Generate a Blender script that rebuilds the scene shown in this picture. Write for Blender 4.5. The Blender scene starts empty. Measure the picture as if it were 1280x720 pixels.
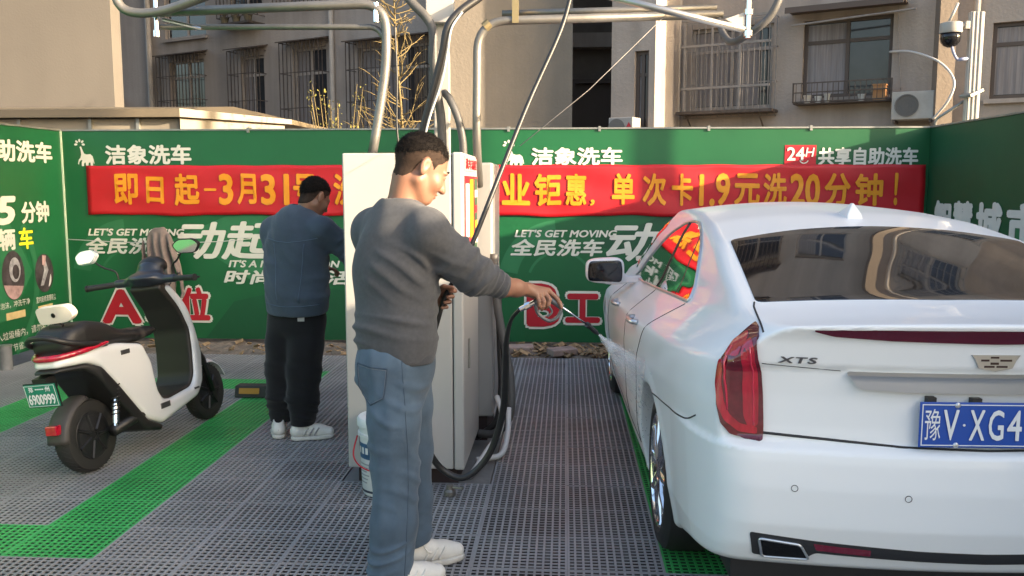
import bpy, bmesh, math, random
import numpy as np
from mathutils import Vector, Matrix, geometry
from mathutils.bvhtree import BVHTree
random.seed(7); RNG = np.random.RandomState(7)
R = math.radians
scene = bpy.context.scene
COL = scene.collection

# ------------------------------------------------------------------ camera, sky, sun, exposure
cam = bpy.data.cameras.new('camera')
cam.sensor_width = 36.0; cam.lens = 36.0*1100/1280
cam.clip_start = 0.05; cam.clip_end = 2000
camo = bpy.data.objects.new('camera', cam); COL.objects.link(camo)
camo.location = (0, 0, 1.55)
camo.rotation_euler = (R(90-6.637), 0, R(3.462))
scene.camera = camo

SUN_DIR = Vector((1.0, -0.42, 0.26)).normalized()      # towards the sun
elev = math.asin(SUN_DIR.z); azim = math.atan2(SUN_DIR.x, SUN_DIR.y)
world = bpy.data.worlds.new('World'); scene.world = world
world.use_nodes = True
nt = world.node_tree; nt.nodes.clear()
wo = nt.nodes.new('ShaderNodeOutputWorld'); bg = nt.nodes.new('ShaderNodeBackground')
sky = nt.nodes.new('ShaderNodeTexSky'); sky.sky_type = 'NISHITA'; sky.sun_disc = False
sky.sun_elevation = elev; sky.sun_rotation = azim
sky.air_density = 1.0; sky.dust_density = 5.0; sky.ozone_density = 1.0
bg.inputs['Strength'].default_value = 0.10
nt.links.new(sky.outputs[0], bg.inputs[0]); nt.links.new(bg.outputs[0], wo.inputs[0])
sl = bpy.data.lights.new('sun', 'SUN'); sl.energy = 2.5; sl.angle = R(0.6); sl.color = (1.0, 0.80, 0.56)
so = bpy.data.objects.new('sun', sl); COL.objects.link(so)
so.rotation_euler = SUN_DIR.to_track_quat('Z', 'Y').to_euler(); so.location = (10, -4, 12)
scene.view_settings.view_transform = 'Standard'
scene.view_settings.look = 'None'
scene.view_settings.gamma = 1.0
scene.view_settings.use_curve_mapping = False
scene.view_settings.exposure = 2.75

# ------------------------------------------------------------------ materials
MATS = {}
def mat(name, rgb, rough=0.5, metal=0.0, var=None, bump=None, coat=0.0, spec=0.5, emit=None, stretch=None, trans=0.0, streak=None, sheen=0.0):
    if name in MATS: return MATS[name]
    m = bpy.data.materials.new(name); m.use_nodes = True
    t = m.node_tree; b = t.nodes['Principled BSDF']
    b.inputs['Base Color'].default_value = (*rgb, 1); b.inputs['Roughness'].default_value = rough
    b.inputs['Metallic'].default_value = metal; b.inputs['Specular IOR Level'].default_value = spec
    b.inputs['Coat Weight'].default_value = coat; b.inputs['Coat Roughness'].default_value = 0.03
    b.inputs['Transmission Weight'].default_value = trans
    if sheen: b.inputs['Sheen Weight'].default_value = sheen
    co = t.nodes.new('ShaderNodeTexCoord'); src = co.outputs['Object']
    if stretch:
        mp = t.nodes.new('ShaderNodeMapping'); mp.inputs['Scale'].default_value = stretch
        t.links.new(src, mp.inputs[0]); src = mp.outputs[0]
    last = None
    for item in ([var] if var else []) + ([streak] if streak else []):
        sc, amt = item[0], item[1]
        n = t.nodes.new('ShaderNodeTexNoise'); n.inputs['Scale'].default_value = sc
        n.inputs['Detail'].default_value = 6; n.inputs['Roughness'].default_value = 0.6
        if item is streak:
            mp2 = t.nodes.new('ShaderNodeMapping'); mp2.inputs['Scale'].default_value = (1, 1, 0.08)
            t.links.new(co.outputs['Object'], mp2.inputs[0]); t.links.new(mp2.outputs[0], n.inputs[0])
        else: t.links.new(src, n.inputs[0])
        mr = t.nodes.new('ShaderNodeMapRange'); mr.inputs[1].default_value = 0.3; mr.inputs[2].default_value = 0.7
        mr.inputs[3].default_value = 1-amt; mr.inputs[4].default_value = 1+amt*0.6
        t.links.new(n.outputs[0], mr.inputs[0])
        mx = t.nodes.new('ShaderNodeMix'); mx.data_type = 'RGBA'; mx.blend_type = 'MULTIPLY'; mx.inputs[0].default_value = 1
        if last is None: mx.inputs[6].default_value = (*rgb, 1)
        else: t.links.new(last, mx.inputs[6])
        t.links.new(mr.outputs[0], mx.inputs[7]); last = mx.outputs[2]
    if last is not None: t.links.new(last, b.inputs['Base Color'])
    if bump:
        n = t.nodes.new('ShaderNodeTexNoise'); n.inputs['Scale'].default_value = bump[0]; n.inputs['Detail'].default_value = 5
        t.links.new(src, n.inputs[0])
        bp = t.nodes.new('ShaderNodeBump'); bp.inputs['Strength'].default_value = bump[1]; bp.inputs['Distance'].default_value = bump[2] if len(bump) > 2 else 0.01
        t.links.new(n.outputs[0], bp.inputs['Height']); t.links.new(bp.outputs[0], b.inputs['Normal'])
    if emit:
        b.inputs['Emission Color'].default_value = (*emit[0], 1); b.inputs['Emission Strength'].default_value = emit[1]
    MATS[name] = m
    return m

M_green = mat('green_vinyl', (0.006, 0.098, 0.032), 0.42, var=(0.7, 0.18), bump=(2.2, 0.25, 0.02))
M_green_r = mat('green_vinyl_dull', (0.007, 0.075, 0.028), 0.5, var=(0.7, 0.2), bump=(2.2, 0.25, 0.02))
M_green2 = mat('green_print_light', (0.022, 0.15, 0.06), 0.42, var=(1.2, 0.15))
M_green3 = mat('green_print_dark', (0.005, 0.070, 0.026), 0.42, var=(1.2, 0.15))
M_red = mat('red_banner', (0.46, 0.006, 0.013), 0.5, var=(1.4, 0.12))
M_redp = mat('red_print', (0.40, 0.008, 0.02), 0.45, var=(3, 0.1))
M_gold = mat('gold_lettering', (0.72, 0.27, 0.008), 0.5, var=(6, 0.1))
M_cream = mat('cream_lettering', (0.62, 0.61, 0.54), 0.5, var=(5, 0.08))
M_yellow = mat('yellow_lettering', (0.85, 0.75, 0.02), 0.5)
M_white = mat('white_paint', (0.36, 0.34, 0.31), 0.4, var=(2, 0.05))
M_steel = mat('galvanised_pipe', (0.20, 0.19, 0.175), 0.45, 0.6, var=(8, 0.2), bump=(60, 0.05))
M_chrome = mat('chrome', (0.75, 0.76, 0.78), 0.12, 1.0)
M_black = mat('black_plastic', (0.018, 0.018, 0.02), 0.45, bump=(300, 0.1, 0.001))
M_rubber = mat('black_rubber', (0.022, 0.021, 0.020), 0.62, var=(9, 0.3))
M_rail = mat('grey_rail', (0.30, 0.30, 0.28), 0.4, 0.6, var=(9, 0.2))

# ------------------------------------------------------------------ object helpers
def tag(o, label=None, cat=None, group=None, kind=None):
    if label: o['label'] = label
    if cat: o['category'] = cat
    if group: o['group'] = group
    if kind: o['kind'] = kind
    return o
def thing(name, label, cat, loc=(0, 0, 0), rotz=0.0, group=None):
    o = bpy.data.objects.new(name, None); COL.objects.link(o)
    o.location = loc; o.rotation_euler = (0, 0, rotz); o.empty_display_size = 0.2
    return tag(o, label, cat, group)
def link(name, me, m, parent=None, smooth=False, bevel=0, world=True):
    if m is not None: me.materials.append(m)
    o = bpy.data.objects.new(name, me); COL.objects.link(o)
    if parent is not None:
        o.parent = parent
        if world:                       # vertices were given in world space
            mw = Matrix.Identity(4); p = parent
            while p is not None:
                mw = (Matrix.Translation(p.location) @ p.rotation_euler.to_matrix().to_4x4()) @ mw; p = p.parent
            me.transform(mw.inverted())
    if smooth:
        me.polygons.foreach_set('use_smooth', np.ones(len(me.polygons), dtype=bool))
    if bevel:
        b = o.modifiers.new('bevel', 'BEVEL'); b.width = bevel; b.segments = 2; b.limit_method = 'ANGLE'; b.angle_limit = R(40)
        b.harden_normals = False
    return o
class MB:
    def __init__(s): s.v = []; s.f = []
    def add(s, vs, fs):
        n = len(s.v); s.v += [tuple(map(float, v)) for v in vs]; s.f += [tuple(i+n for i in f) for f in fs]; return s
    def box(s, x0, x1, y0, y1, z0, z1, M=None):
        vs = [(x, y, z) for x in (x0, x1) for y in (y0, y1) for z in (z0, z1)]
        if M is not None: vs = [tuple(M @ Vector(v)) for v in vs]
        return s.add(vs, [(0, 1, 3, 2), (4, 6, 7, 5), (0, 4, 5, 1), (2, 3, 7, 6), (0, 2, 6, 4), (1, 5, 7, 3)])
    def tube(s, pts, r, n=10, closed=False, cap=True):
        pts = [Vector(p) for p in pts]; k = len(pts)
        rs = r if hasattr(r, '__len__') else [r]*k
        up = None; rings = []
        for i, p in enumerate(pts):
            if closed: d = (pts[(i+1) % k]-pts[i-1])
            else: d = pts[min(i+1, k-1)]-pts[max(i-1, 0)]
            d = d.normalized() if d.length > 1e-9 else Vector((0, 0, 1))
            if up is None:
                up = Vector((0, 0, 1)) if abs(d.z) < 0.9 else Vector((1, 0, 0))
            a = (up - d*up.dot(d)).normalized(); up = a
            b = d.cross(a)
            rings.append([p + (a*math.cos(2*math.pi*j/n) + b*math.sin(2*math.pi*j/n))*rs[i] for j in range(n)])
        vs = [v for rg in rings for v in rg]; fs = []
        for i in range(k if closed else k-1):
            i2 = (i+1) % k
            for j in range(n):
                fs.append((i*n+j, i*n+(j+1) % n, i2*n+(j+1) % n, i2*n+j))
        if cap and not closed:
            fs.append(tuple(reversed(range(n)))); fs.append(tuple(range((k-1)*n, k*n)))
        return s.add(vs, fs)
    def prism(s, poly, fn, d0, d1):
        """poly: 2-D outline, fn(a, b, d) -> point; extruded from depth d0 to d1"""
        n = len(poly)
        tri = geometry.tessellate_polygon([[Vector((a, b, 0)) for a, b in poly]])
        vs = [fn(a, b, d0) for a, b in poly] + [fn(a, b, d1) for a, b in poly]
        fs = [tuple(t) for t in tri] + [tuple(n+i for i in reversed(t)) for t in tri]
        fs += [(i, (i+1) % n, n+(i+1) % n, n+i) for i in range(n)]
        return s.add(vs, fs)
    def lathe(s, prof, M=None, n=32):
        """prof: (radius, height) pairs, axis z; M places it"""
        vs = []; fs = []
        for r_, z in prof:
            for j in range(n):
                v = Vector((r_*math.cos(2*math.pi*j/n), r_*math.sin(2*math.pi*j/n), z))
                vs.append(M @ v if M is not None else v)
        for i in range(len(prof)-1):
            for j in range(n): fs.append((i*n+j, i*n+(j+1) % n, (i+1)*n+(j+1) % n, (i+1)*n+j))
        fs.append(tuple(reversed(range(n)))); fs.append(tuple(range((len(prof)-1)*n, len(prof)*n)))
        return s.add(vs, fs)
    def mesh(s, fix=True):
        me = bpy.data.meshes.new('m'); me.from_pydata(s.v, [], s.f)
        if fix:
            bm = bmesh.new(); bm.from_mesh(me); bmesh.ops.recalc_face_normals(bm, faces=bm.faces); bm.to_mesh(me); bm.free()
        me.update(); return me
    def build(s, name, m, parent=None, smooth=False, bevel=0, world=True, fix=True):
        o = link(name, s.mesh(fix), m, parent, smooth, bevel, world)
        if smooth == 'auto':
            o.data.set_sharp_from_angle(angle=R(35))
        return o
def spline(pts, n=8, closed=False):
    """Catmull-Rom through pts"""
    P = [Vector(p) for p in pts]; k = len(P); out = []
    for i in range(k if closed else k-1):
        p0, p1, p2, p3 = (P[(i-1) % k], P[i], P[(i+1) % k], P[(i+2) % k]) if closed else (P[max(i-1, 0)], P[i], P[i+1], P[min(i+2, k-1)])
        for j in range(n):
            t = j/n
            out.append(0.5*((2*p1)+(p2-p0)*t+(2*p0-5*p1+4*p2-p3)*t*t+(3*p1-p0-3*p2+p3)*t**3))
    if not closed: out.append(P[-1])
    return out
def round_path(pts, rad, n=7):
    """polyline with rounded corners (bent pipe)"""
    P = [Vector(p) for p in pts]; out = [P[0]]
    for i in range(1, len(P)-1):
        a = (P[i-1]-P[i]); b = (P[i+1]-P[i]); r_ = min(rad, a.length*0.48, b.length*0.48)
        p0 = P[i]+a.normalized()*r_; p2 = P[i]+b.normalized()*r_
        for j in range(n+1):
            t = j/n; out.append(p0*(1-t)**2 + P[i]*2*t*(1-t) + p2*t*t)
    out.append(P[-1]); return out
def copy_thing(o, parent=None):
    c = o.copy(); COL.objects.link(c)
    if parent is not None: c.parent = parent
    for ch in o.children: copy_thing(ch, c)
    return c

# ------------------------------------------------------------------ lettering
_glyph = {}
def glyphs(body, bold=0.0, spacing=1.0):
    key = (body, bold, spacing)
    if key in _glyph: return _glyph[key]
    c = bpy.data.curves.new('lettering', 'FONT'); c.body = body; c.resolution_u = 3; c.space_character = spacing
    o = bpy.data.objects.new('lettering', c); COL.objects.link(o)
    dg = bpy.context.evaluated_depsgraph_get()
    me = bpy.data.meshes.new_from_object(o.evaluated_get(dg))
    v = np.array([x.co[:2] for x in me.vertices]); f = [tuple(p.vertices) for p in me.polygons]
    bpy.data.objects.remove(o); bpy.data.curves.remove(c); bpy.data.meshes.remove(me)
    V = []; F = []; D = []
    offs = [(0, 0)] if not bold else [(0, 0), (bold, 0), (-bold, 0), (0, bold), (0, -bold), (bold*.7, bold*.7), (-bold*.7, bold*.7), (bold*.7, -bold*.7), (-bold*.7, -bold*.7)]
    for i, (dx, dy) in enumerate(offs):
        n = sum(len(a) for a in V); V.append(v+[dx, dy]); D.append(np.full(len(v), i*0.00025)); F += [tuple(k+n for k in p) for p in f]
    _glyph[key] = (np.vstack(V), np.concatenate(D), F)
    return _glyph[key]
def letter_mesh(body, x0, x1, z0, z1, place, off=0.004, bold=0.0, shear=0.0, spacing=1.0):
    """text fitted to the rectangle, place(a, b, offset) -> point in the world"""
    v, d, f = glyphs(body, bold, spacing)
    v = v.copy()
    v[:, 0] += shear*v[:, 1]
    lo = v.min(0); hi = v.max(0)
    a = x0+(v[:, 0]-lo[0])/(hi[0]-lo[0])*(x1-x0); b = z0+(v[:, 1]-lo[1])/(hi[1]-lo[1])*(z1-z0)
    mb = MB(); mb.add([place(p, q, off+e) for p, q, e in zip(a, b, d)], f)
    return mb
def lettering(body, x0, x1, z0, z1, place, m, parent, off=0.004, bold=0.0, shear=0.0, spacing=1.0, name='lettering', world=True):
    return letter_mesh(body, x0, x1, z0, z1, place, off, bold, shear, spacing).build(name, m, parent, world=world, fix=False)
def flat(poly, place, off, name, m, parent, world=True):
    tri = geometry.tessellate_polygon([[Vector((a, b, 0)) for a, b in poly]])
    mb = MB(); mb.add([place(a, b, off) for a, b in poly], [tuple(t) for t in tri])
    return mb.build(name, m, parent, world=world)

# ------------------------------------------------------------------ signed-distance modelling
def smin(a, b, k):
    if k <= 0: return np.minimum(a, b)
    h = np.maximum(k-np.abs(a-b), 0)/k
    return np.minimum(a, b)-h*h*k*0.25
def smax(a, b, k): return -smin(-a, -b, k)
def nets(F, lo, h):
    S = F < 0
    c = [S[i:S.shape[0]-1+i, j:S.shape[1]-1+j, k:S.shape[2]-1+k] for i in (0, 1) for j in (0, 1) for k in (0, 1)]
    n = np.zeros(c[0].shape, np.uint8)
    for q in c: n += q
    act = (n > 0) & (n < 8)
    ijk = np.argwhere(act)
    idx = np.full(act.shape, -1, np.int32); idx[act] = np.arange(len(ijk))
    corners = np.array([(i, j, k) for i in (0, 1) for j in (0, 1) for k in (0, 1)])
    vals = np.stack([F[ijk[:, 0]+a, ijk[:, 1]+b, ijk[:, 2]+d] for a, b, d in corners], 1)
    acc = np.zeros((len(ijk), 3)); cnt = np.zeros(len(ijk))
    for e0 in range(8):
        for ax in (4, 2, 1):
            e1 = e0 | ax
            if e1 == e0: continue
            a = vals[:, e0]; b = vals[:, e1]; m = (a < 0) != (b < 0)
            t = np.where(m, a/np.where(m, a-b, 1), 0)
            p = corners[e0]+(corners[e1]-corners[e0])*t[:, None]
            acc += p*m[:, None]; cnt += m
    V = (ijk+acc/cnt[:, None])*h+np.array(lo)
    Q = []
    for ax in range(3):
        sl0 = [slice(1, -1)]*3; sl0[ax] = slice(0, -1); sl1 = [slice(1, -1)]*3; sl1[ax] = slice(1, None)
        A = S[tuple(sl0)]; B = S[tuple(sl1)]
        o1, o2 = [x for x in range(3) if x != ax]
        for flip in (0, 1):
            e = np.argwhere(A & ~B) if not flip else np.argwhere(~A & B)
            e = e.copy(); e[:, o1] += 1; e[:, o2] += 1
            def cell(d1, d2):
                q = e.copy(); q[:, o1] -= d1; q[:, o2] -= d2
                return idx[q[:, 0], q[:, 1], q[:, 2]]
            ring = [cell(1, 1), cell(0, 1), cell(0, 0), cell(1, 0)]
            if ax == 1: ring = ring[::-1]
            if flip: ring = ring[::-1]
            Q.append(np.stack(ring, 1))
    Q = np.vstack(Q); Q = Q[(Q >= 0).all(1)]
    return V, Q
def np_mesh(V, Q, name='m'):
    me = bpy.data.meshes.new(name)
    me.vertices.add(len(V)); me.vertices.foreach_set('co', np.asarray(V, np.float32).ravel())
    k = Q.shape[1]
    me.loops.add(Q.size); me.loops.foreach_set('vertex_index', Q.astype(np.int32).ravel())
    me.polygons.add(len(Q)); me.polygons.foreach_set('loop_start', np.arange(0, Q.size, k, dtype=np.int32))
    me.update(calc_edges=True); me.validate()
    me.polygons.foreach_set('use_smooth', np.ones(len(me.polygons), dtype=bool))
    return me
class SDF:
    def __init__(s, lo, hi, h):
        s.lo = np.array(lo, float); s.h = h
        n = np.ceil((np.array(hi)-s.lo)/h).astype(int)+1
        s.F = np.full(n, 1.0, np.float32)
        s.ax = [s.lo[i]+np.arange(n[i])*h for i in range(3)]
    def sub(s, lo, hi):
        sl = []
        for i in range(3):
            a = int(np.clip(np.floor((lo[i]-s.lo[i])/s.h), 0, s.F.shape[i])); b = int(np.clip(np.ceil((hi[i]-s.lo[i])/s.h)+1, 0, s.F.shape[i]))
            sl.append(slice(a, b))
        g = np.meshgrid(*[s.ax[i][sl[i]] for i in range(3)], indexing='ij')
        return tuple(sl), [x.astype(np.float32) for x in g]
    def put(s, fn, lo, hi, k, op='add'):
        m = k+3*s.h
        sl, (X, Y, Z) = s.sub(np.array(lo)-m, np.array(hi)+m)
        if 0 in X.shape: return s
        d = fn(X, Y, Z)
        if op == 'add': s.F[sl] = smin(s.F[sl], d, k)
        elif op == 'cut': s.F[sl] = smax(s.F[sl], -d, k)
        elif op == 'disp': s.F[sl] = s.F[sl]+d
        return s
    def cone(s, a, b, ra, rb, k=0.02, flat=None, op='add'):
        """round cone; flat=(direction, scale): squash the section along a direction"""
        a = np.array(a, float); b = np.array(b, float); ab = b-a; L2 = max(ab@ab, 1e-12)
        def fn(X, Y, Z):
            px, py, pz = X-a[0], Y-a[1], Z-a[2]
            t = np.clip((px*ab[0]+py*ab[1]+pz*ab[2])/L2, 0, 1)
            qx, qy, qz = px-t*ab[0], py-t*ab[1], pz-t*ab[2]
            r_ = ra+(rb-ra)*t
            if flat is None: return np.sqrt(qx*qx+qy*qy+qz*qz)-r_
            u = np.array(flat[0], float); u /= np.linalg.norm(u); e = qx*u[0]+qy*u[1]+qz*u[2]
            g = e*(1/flat[1]-1)
            qx, qy, qz = qx+u[0]*g, qy+u[1]*g, qz+u[2]*g
            return (np.sqrt(qx*qx+qy*qy+qz*qz)-r_)*min(1.0, flat[1])
        rm = max(ra, rb)*(max(1, flat[1]) if flat else 1)
        return s.put(fn, np.minimum(a, b)-rm, np.maximum(a, b)+rm, k, op)
    def chain(s, pts, rs, k=0.02, flat=None):
        for i in range(len(pts)-1): s.cone(pts[i], pts[i+1], rs[i], rs[i+1], k, flat)
        return s
    def ell(s, c, rad, k=0.02, M=None, op='add'):
        """ellipsoid; M: 3x3 rows = its axes"""
        c = np.array(c, float); rad = np.array(rad, float); M = np.eye(3) if M is None else np.array(M, float)
        def fn(X, Y, Z):
            px, py, pz = X-c[0], Y-c[1], Z-c[2]
            q = [(M[i][0]*px+M[i][1]*py+M[i][2]*pz)/rad[i] for i in range(3)]
            k0 = np.sqrt(q[0]**2+q[1]**2+q[2]**2)
            k1 = np.sqrt((q[0]/rad[0])**2+(q[1]/rad[1])**2+(q[2]/rad[2])**2)
            return k0*(k0-1)/np.maximum(k1, 1e-6)
        ext = np.sqrt(((M*rad[:, None])**2).sum(0))
        return s.put(fn, c-ext, c+ext, k, op)
    def cutplane(s, p, n, k=0.0, lo=None, hi=None):
        """remove what lies on the side n points to"""
        p = np.array(p, float); n = np.array(n, float)/np.linalg.norm(n)
        lo = s.lo if lo is None else lo; hi = s.lo+s.h*np.array(s.F.shape) if hi is None else hi
        return s.put(lambda X, Y, Z: -((X-p[0])*n[0]+(Y-p[1])*n[1]+(Z-p[2])*n[2]), lo, hi, k, 'cut')
    def noise(s, amp, freq, lo=None, hi=None, seed=1, stretch=(1, 1, 1)):
        rg = np.random.RandomState(seed)
        ks = rg.normal(size=(7, 3))*freq*np.array(stretch); ph = rg.uniform(0, 6.28, 7)
        def fn(X, Y, Z):
            o = 0
            for q, p in zip(ks, ph): o = o+np.sin(q[0]*X+q[1]*Y+q[2]*Z+p)
            return (amp/3*o).astype(np.float32)
        lo = s.lo if lo is None else lo; hi = s.lo+s.h*np.array(s.F.shape) if hi is None else hi
        return s.put(fn, lo, hi, -3*s.h, 'disp')
    def folds(s, a, b, amp, lam, tw=0.0, t0=0.0, t1=1.0, seed=0, rad=0.15, power=1.5):
        """creases across a limb between a and b"""
        a = np.array(a, float); b = np.array(b, float); ab = b-a; L = np.linalg.norm(ab); u = ab/L
        w = np.cross(u, [0.31, 0.9, 0.2]); w /= np.linalg.norm(w); v = np.cross(u, w)
        def fn(X, Y, Z):
            px, py, pz = X-a[0], Y-a[1], Z-a[2]
            t = px*u[0]+py*u[1]+pz*u[2]
            e = px*w[0]+py*w[1]+pz*w[2]; g = px*v[0]+py*v[1]+pz*v[2]; r_ = np.sqrt(e*e+g*g)
            ang = np.arctan2(e, g)
            x = t/lam*6.283+tw*np.sin(ang+seed)+0.9*np.sin(2*ang+seed*2.1+t/lam)
            win = np.clip((t/L-t0)/0.12, 0, 1)*np.clip((t1-t/L)/0.12, 0, 1)*np.clip((rad-r_)/0.03, 0, 1)
            mod = 0.55+0.45*np.sin(ang*1.5+seed*1.3+t/lam*1.1)
            return (-amp*win*mod*(np.abs(0.5+0.5*np.sin(x))**power)).astype(np.float32)
        return s.put(fn, np.minimum(a, b)-rad, np.maximum(a, b)+rad, -3*s.h, 'disp')
    def build(s, name, m, parent=None, world=True, relax=1):
        V, Q = nets(s.F, s.lo, s.h)
        for _ in range(relax):
            acc = np.zeros_like(V); cnt = np.zeros(len(V))
            for i in range(4):
                for j in (i-1, (i+1) % 4):
                    np.add.at(acc, Q[:, i], V[Q[:, j]]); np.add.at(cnt, Q[:, i], 1)
            V = V*0.5+acc/np.maximum(cnt, 1)[:, None]*0.5
        return link(name, np_mesh(V, Q), m, parent, False, 0, world)
# ------------------------------------------------------------------ ground and floor grating
BY, LX, RX, HT = 8.55, -5.0, 3.4, 2.085       # back, left and right hoarding, their height
M_ground = mat('ground_concrete', (0.13, 0.115, 0.10), 0.9, var=(3, 0.35), bump=(14, 0.5, 0.02))
mb = MB(); mb.add([(-400, -400, -0.2), (400, -400, -0.2), (400, 900, -0.2), (-400, 900, -0.2)], [(0, 1, 2, 3)])
tag(mb.build('ground', M_ground), kind='structure')
M_wet = mat('drain_bed', (0.010, 0.010, 0.013), 0.5, var=(2, 0.4))
mb = MB(); mb.box(-5, 3.4, -1.5, 7.86, -0.158, -0.145)
tag(mb.build('drain_bed', M_wet), kind='structure')
TX, TY, X0, Y0 = 0.397, 0.34, 0.018, 3.42
M_gg = mat('grey_grating', (0.285, 0.285, 0.30), 0.42, var=(1.3, 0.25), bump=(90, 0.1, 0.002))
M_ggreen = mat('green_grating', (0.055, 0.40, 0.11), 0.45, var=(1.3, 0.3), bump=(90, 0.1, 0.002))
def is_green(i, j):
    if j == 0 and (i <= -6 or i >= 1): return True
    if i == -6 and 0 <= j <= 10: return True
    if i == -10 and 0 <= j <= 9: return True
    if j == 9 and -10 <= i <= -6: return True
    if i == 1 and 0 <= j <= 9: return True
    return False
boxes = {0: [], 1: []}
for i in range(-13, 9):
    for j in range(-14, 13):
        xa, ya = X0+i*TX, Y0+j*TY
        if xa < -4.98 or xa+TX > 3.42: continue
        if -3 <= i <= -2 and 3 <= j <= 6: continue          # open bay under the cabinet
        c = boxes[int(is_green(i, j))]
        dz = RNG.uniform(-0.0012, 0.0012)
        g = 0.0005
        N, K = 12, 11
        px = (TX-2*g)/N; py = (TY-2*g)/K
        for a in range(N+1):
            w = 0.0046
            xc = xa+g+a*px; l, r_ = xc-w, xc+w
            if a == 0: l, r_ = xa+g, xa+g+0.0095
            if a == N: l, r_ = xa+TX-g-0.0095, xa+TX-g
            c.append((l, r_, ya+g, ya+TY-g, -0.0075, dz))
        for b in range(K+1):
            w = 0.0044
            yc = ya+g+b*py; l, r_ = yc-w, yc+w
            if b == 0: l, r_ = ya+g+0.0005, ya+g+0.0085
            if b == K: l, r_ = ya+TY-g-0.0085, ya+TY-g-0.0005
            c.append((xa+g+0.001, xa+TX-g-0.001, l, r_, -0.0040, dz-0.0014))
def boxes_mesh(arr):
    a = np.array(arr); n = len(a)
    xs = a[:, [0, 1]]; ys = a[:, [2, 3]]; zs = a[:, [4, 5]]
    V = np.stack([np.stack([xs[:, i], ys[:, j], zs[:, k]], 1) for i in (0, 1) for j in (0, 1) for k in (0, 1)], 1).reshape(-1, 3)
    q = np.array([(0, 1, 3, 2), (4, 6, 7, 5), (0, 4, 5, 1), (2, 3, 7, 6), (1, 5, 7, 3)])
    Q = (np.arange(n)[:, None, None]*8+q[None]).reshape(-1, 4)
    me = np_mesh(V, Q); me.polygons.foreach_set('use_smooth', np.zeros(len(me.polygons), dtype=bool)); return me
tag(link('floor_grating', boxes_mesh(boxes[0]), M_gg), kind='structure')
tag(link('bay_marking_grating', boxes_mesh(boxes[1]), M_ggreen), kind='structure')
mb = MB(); mb.box(-1.17, -0.385, 4.446, 5.79, -0.14, -0.006)
tag(mb.build('ground_slab', mat('slab_concrete', (0.17, 0.165, 0.16), 0.8, var=(5, 0.25), bump=(30, 0.3, 0.01)), bevel=0.006), kind='structure')
# rough strip of soil in front of the hoarding, with rubble and leaves
g = []; nx, ny = 150, 14
V = [(LX+(RX-LX)*i/nx, 7.87+(BY+0.3-7.87)*j/ny, -0.035+0.035*min(1, j/3)*random.random()+0.012*math.sin(i*0.7)) for j in range(ny+1) for i in range(nx+1)]
mb = MB(); mb.add(V, [(j*(nx+1)+i, j*(nx+1)+i+1, (j+1)*(nx+1)+i+1, (j+1)*(nx+1)+i) for j in range(ny) for i in range(nx)])
tag(mb.build('ground_soil', mat('soil', (0.17, 0.14, 0.115), 0.95, var=(7, 0.4), bump=(40, 0.8, 0.02))), kind='structure')
mb = MB()
for q in range(520):                                        # chips and dry leaves
    x = random.uniform(LX+0.1, RX-0.1); y = random.uniform(7.95, 8.45)
    if random.random() < 0.6: x = random.uniform(-0.6, 0.9)
    s = random.uniform(0.012, 0.045)
    M = Matrix.Translation((x, y, random.uniform(-0.01, 0.03))) @ Matrix.Rotation(random.uniform(0, 6.3), 4, 'Z') @ Matrix.Rotation(random.uniform(-0.8, 0.8), 4, 'X') @ Matrix.Rotation(random.uniform(-0.6, 0.6), 4, 'Y')
    mb.box(-s, s, -s*0.5, s*0.5, -s*0.12, s*0.12, M)
tag(mb.build('rubble', mat('leaf_litter', (0.30, 0.20, 0.11), 0.9, var=(13, 0.6))), 'brown leaf litter and chips lying along the foot of the green hoarding', 'rubble', kind='stuff')
M_brick = mat('old_brick', (0.30, 0.22, 0.19), 0.9, var=(9, 0.35), bump=(50, 0.5, 0.01))
bricks = [(-0.42, 8.13, 0.1, 'broken brown brick lying in the soil beside the grey hose cabinet'), (-0.02, 8.02, 0.5, 'flat grey paving scrap lying at the edge of the grating below the B'),
          (0.62, 8.20, -0.3, 'dark stone lump beside the white car in the soil strip')]
for x, y, rz, lb in bricks:
    M = Matrix.Translation((x, y, 0.03)) @ Matrix.Rotation(rz, 4, 'Z') @ Matrix.Rotation(0.06, 4, 'X')
    mb = MB(); mb.box(-0.13, 0.13, -0.07, 0.07, -0.03, 0.03, M)
    o = mb.build('brick', M_brick, bevel=0.01); tag(o, lb, 'brick')

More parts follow.
